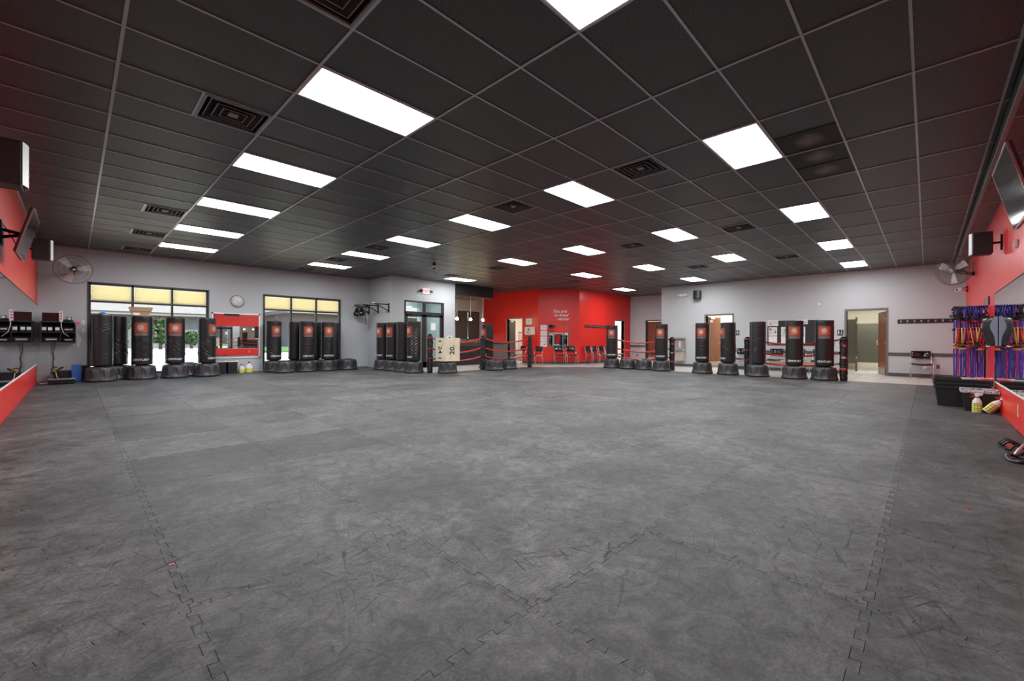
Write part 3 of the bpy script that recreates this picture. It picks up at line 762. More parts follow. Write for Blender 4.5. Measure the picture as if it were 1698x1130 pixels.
def louver(r0, r1, z0, z1):
    vs = [(-r0,-r0,z0),(r0,-r0,z0),(r0,r0,z0),(-r0,r0,z0),(-r1,-r1,z1),(r1,-r1,z1),(r1,r1,z1),(-r1,r1,z1)]
    k = .006
    vs += [(x*(1-k/r0) if n < 4 else x*(1-k/r1), y*(1-k/r0) if n < 4 else y*(1-k/r1), z) for n, (x, y, z) in enumerate(vs)]
    fs = []
    for n in range(4): q = (n+1) % 4; fs += [(n, q, 4+q, 4+n), (8+n, 12+n, 12+q, 8+q), (n, 8+n, 8+q, q), (4+n, 4+q, 12+q, 12+n)]
    mb = MB().add(vs, fs, M['black_soffit'])
    mb.box((-r0, -r0, z0-.003), (r0, -r0+.007, z0), M['vent']).box((-r0, r0-.007, z0-.003), (r0, r0, z0), M['vent']).box((-r0, -r0, z0-.003), (-r0+.007, r0, z0), M['vent']).box((r0-.007, -r0, z0-.003), (r0, r0, z0), M['vent'])
    return mb.mesh('louver')
lv = [louver(.235, .185, .008, .06), louver(.17, .125, .006, .055), louver(.11, .07, .004, .045)]
cv = B((-.045, -.045, 0), (.045, .045, .02), M['vent'], bev=.006).mesh('centre_cap')
vl = {(0,1): 'square ceiling vent beside the second light, leftmost column', (0,-3): 'square ceiling vent cut off by the picture top', (0,9): 'square ceiling vent above left window, nearest of three', (0,13): 'square ceiling vent above left window, middle of three', (0,17): 'square ceiling vent above left window, closest to wall'}
for (i, j, side) in VENTS:
    x = CX0+(i+(.75 if side else .25))*CW; y = CY0+(j+.5)*CD
    coln = {0: 'left', 4: 'second', 7: 'third', 11: 'right'}[i]
    rown = {-3: 'row nearest the right wall', 1: 'second row from the right wall', 9: 'row above mid room', 13: 'row toward the entry doors', 17: 'row at the window wall', 16: 'row above reception'}[j]
    lab = vl.get((i, j), 'square louvred ceiling vent, %s column of vents, %s' % (coln, rown))
    t = thing('ceiling_vent', lab, 'vent', (x, y, CEIL), 0, 'square louvred vents in the black ceiling')
    obj('frame', vfe, None, t)
    for L_ in lv: obj('louver', L_, None, t)
    obj('centre_cap', cv, None, t)
    sx = (x-CD/2) if side else (x+CD/2)
    obj('ceiling_crossbar', B((sx-.012, y-CD/2, CEIL+.001), (sx+.012, y+CD/2, CEIL+.028), M['tee']), None, ceiling)
# ---- outside
struct('ground', B((-60, YW+.2, -.22), (90, 120, -.12), M['concrete']))
tag(obj('lawn', B((-30, 51.5, -.12), (1.5, 54.5, .25), M['grass'])), 'green lawn strip beyond the parking lot, left window', 'lawn')
tag(obj('lawn', B((11.0, 38, -.12), (60, 58.5, .1), M['grass'])), 'green lawn beyond the parking lot, seen through the right window', 'lawn')
def building(x0, x1, y0, y1, h, lab, wins, eave=.9, hip=2.2):
    t = thing('building', lab, 'building', ((x0+x1)/2, y0, -.1)); W = (x1-x0)/2; D = y1-y0
    obj('wall', B((-W, 0, 0), (W, D, h), M['siding']), None, t)
    obj('eave', B((-W-eave, -eave, h), (W+eave, D+eave, h+.35), M['eave']), None, t)
    mb = MB(); e = eave+.1
    mb.add([(-W-e, -e, h+.35), (W+e, -e, h+.35), (W+e, D+e, h+.35), (-W-e, D+e, h+.35), (-W+2, D/2, h+.35+hip), (W-2, D/2, h+.35+hip)], [(0, 1, 5, 4), (1, 2, 5), (2, 3, 4, 5), (3, 0, 4)], M['roof']); obj('roof', mb, None, t)
    for (a, b, c, d) in wins:
        f = obj('window', B((a-W-.08, -.06, c-.08), (b-W+.08, 0.02, d+.08), M['white']), None, t)
        obj('pane', B((a-W, -.09, c), (b-W, -.06, d), M['asphalt']), None, f)
    gt = MB().tube([(W-.3, -.95, h+.2), (W-.3, -.2, h-.4), (W-.3, -.15, 0)], .06, 6, M['white']); obj('downspout', gt, None, t)
building(-22, 15.5, 66, 78, 3.9, 'long pale building with white eave across the lot, left window', [(8, 11, .8, 3.2), (15, 19, .8, 3.2), (22, 24, 0, 3.2), (27, 31, .8, 3.2)])
building(20, 52, 60, 72, 4.6, 'pale building with white eave across the lot, right window', [(4, 7, .8, 3), (11, 14, .8, 3), (19, 22, 1, 3)])
def bush(x, y, s, lab, tree=0):
    t = thing('tree' if tree else 'bush', lab, 'tree' if tree else 'bush', (x, y, -.1))
    mb = MB(); rnd = random.Random(int(x*10+y)); n = 700
    for k in range(n):
        u = rnd.uniform(-1, 1); a = rnd.uniform(0, 2*pi); r = rnd.uniform(.55, 1)**.6*s; q = math.sqrt(1-u*u)
        p = Vector((q*math.cos(a)*r, q*math.sin(a)*r, u*r*.8+tree+s*.8)); e = s*.12
        v1 = Vector([rnd.uniform(-1, 1) for _ in range(3)]).normalized()*e; v2 = v1.cross(Vector([rnd.uniform(-1, 1) for _ in range(3)])).normalized()*e
        mb.add([p-v1, p+v2, p+v1, p-v2], [(0, 1, 2, 3)], M['leaf'])
    obj('foliage', mb, None, t); obj('trunk', MB().cyl((0, 0, 0), (0, 0, tree+s*.8), .08 if not tree else .16, 8, M['bark']), None, t)
bush(1.2, 56.5, 1.3, 'round green bush seen right of the first punching bag')
bush(6.6, 60.5, 1.7, 'leafy green bush seen between cardboard box and third bag', .6)
bush(3.0, 62, 1.2, 'small green tree with bare trunk at far side of lot', 1.6)
bush(-.6, 60, 1.2, 'low green bush at left edge of the left window view')
bush(9.6, 62, 1.0, 'dark green shrub beyond lot behind the fourth bag', .4)
struct('curb', MB().box((-30, 36, -.12), (40, 36.25, .02), M['white']))
def car(x, y, lab, col):
    t = thing('car', lab, 'car', (x, y, -.12)); mt = mat('car_paint_'+col[0], col[1], .25, coat=.6)
    prof = [(-2.2, .35), (-2.15, .75), (-1.5, .88), (-.9, 1.38), (.7, 1.42), (1.45, .95), (2.15, .85), (2.25, .4), (2.2, .25), (-2.15, .25)]
    mb = MB(); vs = [(a, -.85, b) for a, b in prof]+[(a, .85, b) for a, b in prof]; n = len(prof)
    mb.add(vs, [tuple(reversed(range(n))), tuple(range(n, 2*n))]+[(i, (i+1) % n, n+(i+1) % n, n+i) for i in range(n)], mt); obj('body', mb, None, t)
    obj('windows', B((-.95, -.87, .92), (1.05, .87, 1.3), M['screen']), None, t)
    for px in (-1.4, 1.4):
        for py in (-.8, .8): obj('wheel', MB().cyl((px, py-.1, .33), (px, py+.1, .33), .33, 16, M['black_rubber']), None, t)
car(20.2, 25.0, 'silver car parked outside the reception window', ('silver', (.5, .5, .52)))
# ------------------------------------------------------------------ objects
# ---- mirrors
def mirror_run(name, lab, panels, z0, z1, T_of, trimn):
    t = thing(name, lab, 'mirror', (0, 0, 0))
    for a, b in panels:
        obj('mirror_panel', MB().box((a+.0015, z0, 0), (b-.0015, z1, .006), M['mirror'], T_of), None, t)
    obj('top_channel', MB().box((panels[0][0], z1, 0), (panels[-1][1], z1+.008, .012), M['dark_trim'], T_of), None, t)
    obj('bottom_channel', MB().box((panels[0][0], z0-.016, 0), (panels[-1][1], z0, .014), M['white'], T_of), None, t)
    return t
E_ = 1.22
TS_ = Matrix(((-1,0,0,0),(0,0,1,YR),(0,1,0,0),(0,0,0,1)))    # local (a,z,out) for the south wall, a = -x
pan = []; a = 10.83
while a > -.6: pan.append((-(a), -(max(a-E_*1.05, -.64)))); a -= E_*1.05
mirror_run('wall_mirror', 'long wall mirror of tall panels on the right red wall', pan, .45, 1.92, TS_, 1)
TW_ = Matrix(((0,0,1,XL),(1,0,0,0),(0,1,0,0),(0,0,0,1)))
pan = [(y, min(y+1.45, YW-.02)) for y in (-.7, .75, 2.2, 3.65, 5.1, 6.55, 8.0, 9.45, 10.9, 12.35, 13.8, 15.25) if y < YW-.1]
mirror_run('wall_mirror', 'long wall mirror of tall panels on the left red wall', pan, .46, 1.93, TW_, 1)
t = thing('wall_mirror', 'framed mirror on grey wall between the two windows below clock', 'mirror', (3.665, YW, 1.205))
obj('frame', MB().box((-.675, -.03, -.73), (.675, 0, -.685), M['white']).box((-.675, -.03, .685), (.675, 0, .73), M['white']).box((-.675, -.03, -.73), (-.635, 0, .73), M['white']).box((.635, -.03, -.73), (.675, 0, .73), M['white']), None, t)
obj('mirror_glass', B((-.64, -.02, -.69), (.64, -.012, .69), M['mirror']), None, t)
obj('top_rail', B((-.35, -.045, .63), (.07, -.02, .70), M['black']), None, t)
# ---- free-standing punching bags
BR = .222; BZ0, BZ1 = .395, 1.70
def bag_r(th, z, var):
    r = BR
    if var == 0: return r + .0016*math.sin(z*31+th*3)*math.sin(th*2+1)
    w = 0
    rnd = RND[var]
    for (t0, z0, L, ang, amp, wd) in rnd:
        dt = (th-t0+pi) % (2*pi)-pi; x = dt*BR; y = z-z0
        c, s = math.cos(ang), math.sin(ang); u = x*c+y*s; v = -x*s+y*c
        v += .18*u*u*(1 if amp > 0 else -1)*2
        w += amp*math.exp(-(u/L)**2)*math.exp(-(v/wd)**2)
    return r + max(-.020, min(.013, w*1.7))
RND = {}
def mk(seed, n, angs, zr, tr=pi, amp=.007):
    r = random.Random(seed); L = []
    for k in range(n):
        a = r.choice(angs)+r.uniform(-.15, .15); L.append((r.uniform(-tr, tr), r.uniform(*zr), r.uniform(.05, .13), a, -amp*r.uniform(.5, 1.1), r.uniform(.006, .012)))
        L.append((L[-1][0], L[-1][1]+.02, L[-1][2], a, amp*.8, .010))
    return L
RND[1] = mk(3, 70, [-.75, -.6], (.55, 1.05)); RND[2] = mk(9, 60, [-.1, .1, .02], (.5, 1.55), amp=.005)
RND[3] = [x for k in range(9) for s in (-1, 1) for x in [(s*.33, .62+k*.095, .15, s*.85, -.010, .012), (s*.33, .645+k*.095, .15, s*.85, .009, .012)]]
RND[3] = [(t0+1.05, z, L_*.8, a, am, w) for (t0, z, L_, a, am, w) in RND[3]]
RND[4] = mk(21, 36, [-.7, .5], (.6, 1.5), amp=.006)
def sleeve(var):
    n, mrow = 88, 84; mb = MB(); vs = []; fs = []
    prof = []
    for j in range(mrow+1):
        z = BZ0 + (BZ1-BZ0)*j/mrow; e = 1.0
        dz = min(z-BZ0, BZ1-z); rc = .035
        if dz < rc: e = 1-(rc-math.sqrt(max(0, rc*rc-(rc-dz)**2)))/BR
        prof.append((z, e))
    for z, e in prof:
        for i in range(n): th = 2*pi*i/n; r = bag_r(th, z, var)*e; vs.append((r*math.cos(th), r*math.sin(th), z))
    for j in range(mrow):
        for i in range(n): k = (i+1) % n; fs.append((j*n+i, j*n+k, (j+1)*n+k, (j+1)*n+i))
    fs.append(tuple(reversed(range(n)))); fs.append(tuple(range(mrow*n, (mrow+1)*n)))
    mb.add(vs, fs, M['vinyl'], True); return mb.mesh('bag_sleeve')
SLEEVE = {v: sleeve(v) for v in range(5)}
def patch(var):
    n, mr = 20, 20; vs = []; fs = []; W = .37; z0, z1 = 1.15, 1.56; uvs = []
    for j in range(mr+1):
        for i in range(n+1):
            th = (i/n-.5)*W/BR; z = z0+(z1-z0)*j/mr; r = bag_r(th, z, var)+.0035; vs.append((r*math.cos(th), r*math.sin(th), z)); uvs.append((1-i/n if False else i/n, j/mr))
    for j in range(mr):
        for i in range(n): a = j*(n+1)+i; fs.append((a, a+1, a+n+2, a+n+1))
    me = MB().add(vs, fs, M['logo'], True).mesh('logo_patch'); uv = me.uv_layers.new(name='uv')
    for p in me.polygons:
        for li, vi in zip(p.loop_indices, p.vertices): uv.data[li].uv = uvs[vi]
    return me
PATCH = {v: patch(v) for v in range(5)}
tv_, tf_ = text_pts('CENTURY', .075, 0, 0, 1.05)
def bag_text(var):
    # subdivide by wrapping each vertex; text faces the +x side, reading left to right from outside
    vs = []
    for x, y, z in tv_:
        th = x*1.02/BR; zz = .53+y; r = bag_r(th, zz, var)+.006; vs.append((r*math.cos(th), r*math.sin(th), zz))
    return MB().add(vs, tf_, M['white']).mesh('lettering')
TXT = {v: bag_text(v) for v in range(5)}
def base_mesh():
    n = 144; vs = []; fs = []
    prof = [(.300, 0), (.322, .012), (.330, .035), (.332, .055), (.322, .062), (.318, .075), (.314, .10), (.308, .15), (.302, .21), (.296, .27), (.288, .31), (.272, .345), (.245, .365), (.20, .375), (.13, .380), (.12, .395)]
    for (r, z) in prof:
        for i in range(n):
            th = 2*pi*i/n; s = (th/(2*pi)*8) % 1.0; rr = r
            zz = (z-.075)/(.27-.075)
            if .0 < zz < 1.12:
                half = .17+.09*(1-zz); d = abs(s-.5)
                if d < half: rr -= .017
            if z > .33 and r > .18: rr *= 1+.012*(1 if d_lobe(th) else -1)
            vs.append((rr*math.cos(th), rr*math.sin(th), z + (0.006 if (z > .34 and z < .378 and d_lobe(th)) else 0)))
    for j in range(len(prof)-1):
        for i in range(n): k = (i+1) % n; fs.append((j*n+i, j*n+k, (j+1)*n+k, (j+1)*n+i))
    fs.append(tuple(reversed(range(n)))); fs.append(tuple(range((len(prof)-1)*n, len(prof)*n)))
    return MB().add(vs, fs, M['base_plastic'], True).mesh('base')
def d_lobe(th): return (th/(2*pi)*8) % 1.0 < .6
BASE = base_mesh()
RIM = MB().lathe([(.150, 1.696), (.205, 1.700), (.222, 1.694), (.226, 1.684), (.222, 1.674)], 48, M['vinyl'], cap=False).lathe([(.001, 1.697), (.16, 1.697)], 48, M['black'], cap=False).mesh('top_rim')
SEAM = MB()
for k in range(44): z = BZ0+.04+k*.0285; SEAM.box((-.228, -.010, z), (-.2215, .010, z+.012), M['steel'])
SEAM.box((-.2255, -.004, BZ0+.03), (-.2215, .004, BZ1-.03), M['black']); SEAM = SEAM.mesh('rear_lacing')
def punching_bag(x, y, lab, group, logo=None, var=0, txt=True, seam=None):
    """logo = degrees the print is turned from facing the camera (positive: to the right)"""
    t = thing('punching_bag', lab, 'punching bag', (x, y, 0), 0, group)
    tocam = math.atan2(-y, -x); a = tocam+math.radians(logo if logo is not None else 130)
    obj('base', BASE, None, t, rot=tocam+math.radians(22.5))
    obj('bag_sleeve', SLEEVE[var], None, t, rot=a); obj('top_rim', RIM, None, t)
    obj('neck', MB().lathe([(.11, .38), (.11, .42)], 16, M['black']), None, t)
    if logo is not None:
        obj('logo_patch', PATCH[var], None, t, rot=a)
        if txt: obj('lettering', TXT[var], None, t, rot=a)
    obj('rear_lacing', SEAM, None, t, rot=(a if seam is None else tocam+pi+math.radians(seam)))
    return t
def base_only(x, y, lab, group):
    t = thing('weighted_bag_stand', lab, 'bag stand', (x, y, 0), 0, group)
    tocam = math.atan2(-y, -x); b = obj('base', BASE, None, t, rot=tocam+math.radians(22.5))
    obj('socket', MB().lathe([(.12, .38), (.12, .40), (.09, .40), (.09, .385)], 20, M['black']), None, t)
gA = 'punching bags in front of the left window'; gB = 'punching bags in front of the right window'; gC = 'punching bags beside the entry corner'; gD = 'punching bags by the ring ropes'
punching_bag(.48, 15.12, 'leftmost black punching bag, wrinkled and plain, no logo showing', gA, None, 4)
punching_bag(.80, 15.70, 'black punching bag mostly hidden behind the leftmost bag', gA, None, 1)
punching_bag(1.28, 15.22, 'black punching bag with orange logo and cardboard box on top', gA, -10, 0)
punching_bag(1.98, 15.20, 'black punching bag with centred orange logo, white lacing on right edge', gA, 0, 1, seam=-82)
punching_bag(2.72, 15.18, 'black punching bag overlapping the wall mirror, logo on its right edge', gA, 50, 1)
base_only(2.37, 15.70, 'black bag base without bag, hidden between third and fourth left bags', gA)
punching_bag(4.67, 15.70, 'leftmost black punching bag before the right window', gB, 22, 1)
base_only(4.80, 15.07, 'front black bag base without bag, left end before right window', gB)
punching_bag(5.34, 15.70, 'black punching bag at rear, second from left before right window', gB, None, 0)
punching_bag(5.49, 15.07, 'black punching bag with orange logo at middle front of right window', gB, 18, 2)
punching_bag(6.01, 15.70, 'black punching bag at rear between two logo bags, right window', gB, None, 0)
punching_bag(6.20, 15.07, 'black punching bag with orange logo, rightmost front of right window', gB, 12, 2)
punching_bag(6.70, 15.70, 'rightmost black punching bag before the right window, no logo', gB, None, 4)
base_only(6.95, 15.08, 'black bag base without bag, right end before right window', gB)
punching_bag(7.84, 14.22, 'farthest left of four bags beside the entry corner', gC, -50, 0)
punching_bag(7.86, 13.55, 'second from left of four bags beside the entry corner', gC, -45, 0)
punching_bag(7.85, 12.87, 'plain third bag from left beside the entry corner', gC, None, 0)
punching_bag(7.84, 12.17, 'black punching bag with bold chevron wrinkles beside plywood box', gC, -60, 3)
base_only(8.61, 11.36, 'black bag base carrying the plywood jump box', gC)
punching_bag(11.12, 12.15, 'lone black punching bag behind middle ring post by red wall', gD, -55, 0)
base_only(10.66, 11.26, 'black bag base in front of the middle ring post', gD)
base_only(11.48, 11.36, 'black bag base right of the middle ring post', gD)
punching_bag(14.98, 9.02, 'black punching bag standing before the hall with red chairs wall', gD, -5, 4)
base_only(15.02, 8.35, 'bag base without bag, left of the pair between two bags', gD)
base_only(15.06, 7.69, 'bag base without bag, right of the pair between two bags', gD)
punching_bag(14.96, 6.95, 'black punching bag beside the drinking fountain', gD, -15, 4)
punching_bag(14.86, 5.46, 'black punching bag with logo standing left of the ajar wooden door', gD, -12, 2)
punching_bag(14.90, 4.66, 'black punching bag before the ajar wooden door, logo at left edge', gD, -65, 1)
punching_bag(14.80, 3.77, 'plain black punching bag with fine horizontal wrinkles, no logo', gD, None, 2)
punching_bag(14.74, 2.79, 'black punching bag with orange logo before the notice board', gD, 0, 4)
punching_bag(14.85, 2.09, 'rightmost black punching bag with orange logo beside end ring post', gD, 0, 4)
# things on the bags
t = thing('cardboard_box', 'open brown cardboard box on top of a punching bag', 'box', (1.24, 15.20, 1.70), math.radians(-4))
obj('carton', MB().box((-.19, -.15, 0), (.19, .15, .008), M['card']).box((-.19, -.15, 0), (.19, -.145, .13), M['card']).box((-.19, .145, 0), (.19, .15, .13), M['card']).box((-.19, -.15, 0), (-.185, .15, .13), M['card']).box((.185, -.15, 0), (.19, .15, .13), M['card']), None, t)
mb = MB().add([(-.25, -.17, .24), (.25, -.17, .24), (.22, -.155, .125), (-.22, -.155, .125)], [(0, 1, 2, 3)], M['card']).add([(-.25, -.176, .24), (.25, -.176, .24), (.22, -.161, .125), (-.22, -.161, .125)], [(3, 2, 1, 0)], M['card'])
obj('front_flap', mb, None, t); obj('rear_flap', B((-.22, .15, .13), (.22, .156, .25), M['card']), None, t)
obj('shipping_label', B((-.15, -.152, .03), (-.02, -.150, .085), M['paper']), None, t)
obj('side_flap', MB().box((.19, -.14, .0), (.196, .14, .12), M['paper']), None, t)
t = thing('cap', 'blue cap lying on top of the leftmost punching bag', 'cap', (.50, 15.08, 1.70))
obj('crown', MB().lathe([(.075, 0), (.075, .03), (.055, .06), (.01, .075)], 16, M['blue']), None, t); obj('visor', MB().lathe([(.10, 0), (.10, .006)], 16, M['paper']), None, t, (.05, -.03, 0))
# plywood box
t = thing('jump_box', 'plywood jump box reading 24 and 20 on a bag base', 'box', (8.61, 11.36, .402), math.radians(-1))
def jb(a, b): return B(a, b, M['ply'])
w, d, h = .305, .255, .74
# long face toward camera-right, short face toward left
obj('panel', jb((-w, -d, 0), (w, -d+.018, h)), None, t); obj('panel', jb((-w, d-.018, 0), (w, d, h)), None, t)
obj('panel', jb((-w, -d+.018, 0), (-w+.018, d-.018, h)), None, t); obj('panel', jb((w-.018, -d+.018, 0), (w, d-.018, h)), None, t)
obj('panel', jb((-w, -d, h), (w, d, h+.018)), None, t)
text_obj('20.', .27, M['black'], t, Matrix.Translation((0, -d-.002, h/2)) @ Matrix.Rotation(pi/2, 4, 'X') @ Matrix.Rotation(pi/2, 4, 'Z'))
text_obj('24', .26, M['black'], t, Matrix.Translation((-w-.002, 0, h/2)) @ Matrix.Rotation(-pi/2, 4, 'Z') @ Matrix.Rotation(pi/2, 4, 'X') @ Matrix.Rotation(-pi/2, 4, 'Z'))
for z in (.10, .65): obj('hand_slot', B((-w-.003, -.08, z-.02), (-w+.001, .08, z+.02), M['black']), None, t)
# ---- ring fence: padded posts and red ropes
POSTS = [(8.22, 11.80, 1.27, 'leftmost black padded ring post beside the plywood box'), (10.55, 11.80, 1.23, 'black padded ring post at the rope bend before lone bag'), (12.85, 11.52, 1.23, 'black padded ring post in front of the red walls'),
         (15.42, 9.25, 1.22, 'black padded ring post hidden behind bag before the hall'), (15.45, 6.77, 1.22, 'black padded ring post next to the drinking fountain'), (15.32, 4.20, 1.22, 'black padded ring post left of the plain wrinkled bag'), (14.92, 1.66, 1.22, 'rightmost black padded ring post at the restroom doorway')]
for n, (x, y, h, lab) in enumerate(POSTS):
    t = thing('ring_post', lab, 'post', (x, y, 0), math.atan2(-y, -x), 'black padded ring posts')
    mb = MB(); vs = []; prof = []
    N = 20; rows = 40; fs = []
    for j in range(rows+1):
        z = .02+(h-.04)*j/rows
        for i in range(N):
            th = 2*pi*i/N; r = .088*(1+.06*math.sin(z*17+n)*math.cos(th*2+z*6)+.05*math.sin(z*41+th*3)); 
            if j == 0 or j == rows: r *= .8
            vs.append((r*math.cos(th), r*math.sin(th)*1.05, z))
    for j in range(rows):
        for i in range(N): k = (i+1) % N; fs.append((j*N+i, j*N+k, (j+1)*N+k, (j+1)*N+i))
    fs.append(tuple(reversed(range(N)))); fs.append(tuple(range(rows*N, (rows+1)*N)))
    mb.add(vs, fs, M['pad'], True); obj('post_pad', mb, None, t)
    obj('foot_plate', B((-.09, -.09, 0), (.09, .09, .02), M['dark_metal'], bev=.004), None, t)
    mt_ = M['dark_metal']; obj('top_cap', MB().lathe([(.05, h-.02), (.062, h-.01), (.062, h+.012), (.03, h+.02)], 16, mt_), None, t)
    for z in (1.155, .80, .48):
        tm = MB().tube([(.10*math.cos(a), .105*math.sin(a), z+.01*math.sin(3*a)) for a in [2*pi*k/14 for k in range(14)]], .014, 6, M['red_pad'] if n in (0, 3, 5) else M['pad'], closed=True)
        obj('rope_tie', tm, None, t)
    if n in (4, 6):
        for k, z in enumerate((.95, .62, .3)): obj('buckle', B((.078, -.02-.03*k, z), (.098, .05, z+.06), M['red_pad'] if k != 1 else M['card'], bev=.004), None, t)
def rope(p, q, z, sag, lab, grp, r=.027):
    pts = []
    for k in range(25):
        u = k/24; pts.append((p[0]+(q[0]-p[0])*u, p[1]+(q[1]-p[1])*u, z-sag*4*u*(1-u)))
    o = obj('ring_rope', MB().tube(pts, r, 10, M['rope'])); tag(o, lab, 'rope', grp)
segs = [(0, 1, 'between the plywood box and the bend post'), (1, 2, 'between the bend post and red walls'), (3, 4, 'before the hall beside the drinking fountain'), (5, 6, 'behind the three rightmost bags')]
for a, b, lab in segs:
    for z, nm in ((1.155, 'top'), (.80, 'middle'), (.48, 'lowest')):
        P_ = Vector(POSTS[a][:2]); Q_ = Vector(POSTS[b][:2]); d_ = (Q_-P_).normalized()*.085
        rope(P_+d_, Q_-d_, z, .15 if z > .6 else .12, '%s red ring rope %s' % (nm, lab), 'red ring ropes')
tag(obj('ring_rope', MB().tube([(15.34, 4.2, .55), (15.4, 3.6, .47), (15.42, 3.0, .43), (15.4, 2.4, .46), (15.1, 1.9, .5)], .015, 8, M['yellow_band'])), 'thin yellow cord sagging behind bags near the notice board', 'rope')
# ---- chairs
def make_chair(lab, loc, rz, group, drop=-.012):
    t = thing('stacking_chair', lab, 'chair', (*loc, drop), rz, group)       # seat faces -y
    s = MB(); n = 8
    vs = []; fs = []
    for j in range(5):
        for i in range(n+1):
            x = -.22+.44*i/n; y = -.22+.43*j/4; z = .445-.022*math.cos((i/n-.5)*pi)+ (-.02 if j == 0 else 0)+.01*(j == 4); vs.append((x, y, z))
    m_ = len(vs); vs += [(x, y, z-.014) for x, y, z in vs]
    for j in range(4):
        for i in range(n): a = j*(n+1)+i; fs += [(a, a+1, a+n+2, a+n+1), (m_+a, m_+a+n+1, m_+a+n+2, m_+a+1)]
    edge = [i for i in range(n+1)]+[j*(n+1)+n for j in range(1, 5)]+[4*(n+1)+i for i in range(n-1, -1, -1)]+[j*(n+1) for j in range(3, 0, -1)]
    for k in range(len(edge)): a, b = edge[k], edge[(k+1) % len(edge)]; fs.append((b, a, m_+a, m_+b))
    s.add(vs, fs, M['black'], True); obj('seat', s, None, t)
    vs = []; fs = []
    for j in range(4):
        for i in range(n+1):
            x = -.215+.43*i/n; z = .60+.225*j/3; y = .245+.045*j/3*.9+.035*math.cos((i/n-.5)*pi); vs.append((x, y, z))
    m_ = len(vs); vs += [(x, y+.012, z) for x, y, z in vs]
    for j in range(3):
        for i in range(n): a = j*(n+1)+i; fs += [(a, a+1, a+n+2, a+n+1), (m_+a, m_+a+n+1, m_+a+n+2, m_+a+1)]
    for i in range(n): fs += [(i+1, i, m_+i, m_+i+1), (3*(n+1)+i, 3*(n+1)+i+1, m_+3*(n+1)+i+1, m_+3*(n+1)+i)]
    for j in range(3): a = j*(n+1); b = a+n; fs += [(a, a+n+1, m_+a+n+1, m_+a), (b+n+1, b, m_+b, m_+b+n+1)]
    obj('backrest', MB().add(vs, fs, M['black_gloss'], True), None, t)
    for sx in (-1, 1):
        obj('leg', MB().tube([(sx*.245, -.23, 0), (sx*.245, -.225, .40), (sx*.243, -.20, .44), (sx*.238, -.15, .45)], .011, 8, M['chrome']), None, t)
        obj('leg', MB().tube([(sx*.235, .27, 0), (sx*.235, .19, .42), (sx*.232, .22, .52), (sx*.228, .295, .81)], .011, 8, M['chrome']), None, t)
        obj('side_rail', MB().cyl((sx*.238, -.16, .45), (sx*.235, .20, .43), .011, 8, M['chrome']), None, t)
    obj('cross_rail', MB().tube([(-.243, -.20, .40), (0, -.20, .385), (.243, -.20, .40)], .009, 8, M['chrome']).tube([(-.235, .18, .40), (.235, .18, .40)], .009, 8, M['chrome']), None, t)
    return t
ch = make_chair('single black chair with chrome legs beside the black storage totes', (18.02, .12), -pi/2+math.radians(4), None)
gR = 'black stacking chairs along the red walls'; gG = 'black stacking chairs behind the right ropes'
ang_d = math.atan2(dn.y, dn.x)
for s_, lab in ((.95, 'left of two chairs under the framed window on red wall'), (1.52, 'right of two chairs under the framed window on red wall')):
    p = DA+dn*s_-dno*.42; dup(ch, (p.x, p.y, -.012), ang_d, lab, gR)
for k, (x, lab) in enumerate(((16.98, 'nearest chair in the row under the long coat rack'), (17.56, 'second chair in the row under the long coat rack'), (18.14, 'third chair in the row under the long coat rack'), (18.72, 'fourth chair in the row under the long coat rack'), (19.25, 'farthest chair in the row under the long coat rack'))):
    dup(ch, (x, DB.y-.42, -.012), math.radians(4*((k % 2)-.5)), lab, gR)
for y, lab in ((5.18, 'chair at the wall left of the ring post by wooden door'), (4.02, 'chair behind ropes between plain bag and notice board bag'), (3.35, 'chair behind ropes partly hidden by notice board bag'), (2.68, 'chair behind ropes between the two rightmost logo bags')):
    dup(ch, (18.05, y, -.012), -pi/2, lab, gG)
dup(ch, (14.25, 12.45, -.012), -pi/2, 'chair just behind ring post in front of red wall', gR)
dup(ch, (14.35, 13.55, -.012), -pi/2-.2, 'chair before the open office doorway in red wall', gR)
dup(ch, (20.6, 9.85, -.012), -pi/2, 'chair in the hall before the dark wooden door', gR)
# ---- things on the grey east wall
def EM(y, z): return face((XG-.001, y, z), (0, -1, 0), (-1, 0, 0))
def NM(x, z, y=YW): return face((x, y-.001, z), (1, 0, 0), (0, -1, 0))
def SM(x, z): return face((x, YR+.001, z), (-1, 0, 0), (0, 1, 0))
def WM(y, z): return face((XL+.001, y, z), (0, 1, 0), (1, 0, 0))
def flat(w, h, d, T, mt, bev=0, cx=0, cy=0, z0=0): return MB().box((cx-w/2, cy-h/2, z0), (cx+w/2, cy+h/2, z0+d), mt, T, bev)
def hooks(name, lab, T, L, H, n):
    t = thing(name, lab, 'coat rack'); obj('board', flat(L, H, .02, T, M['black'], .003), None, t)
    for k in range(n):
        x = -L/2+L*(k+.5)/n; hk = MB().tube([T @ Vector((x, .02, .02)), T @ Vector((x, .015, .06)), T @ Vector((x, .03, .075))], .008, 6, M['chrome']).tube([T @ Vector((x, -.01, .02)), T @ Vector((x, -.03, .04)), T @ Vector((x, -.015, .055))], .008, 6, M['chrome']).box((x-.02, -.025, .02), (x+.02, .03, .026), M['chrome'], T)
        obj('hook', hk, None, t)
hooks('coat_rack', 'black coat rack board with eight chrome hooks right of restroom door', EM(.05, 1.745), 1.26, .13, 8)
hooks('coat_rack', 'long black coat rack with many hooks on the bright red wall', face((18.18, DB.y-.001, 1.765), (1, 0, 0), (0, -1, 0)), 2.5, .12, 16)
t = thing('emergency_light', 'white emergency light with two lamps on wall by hall corner', 'emergency light')
T = EM(7.55, 3.07); obj('housing', flat(.26, .11, .07, T, M['white'], .01), None, t)
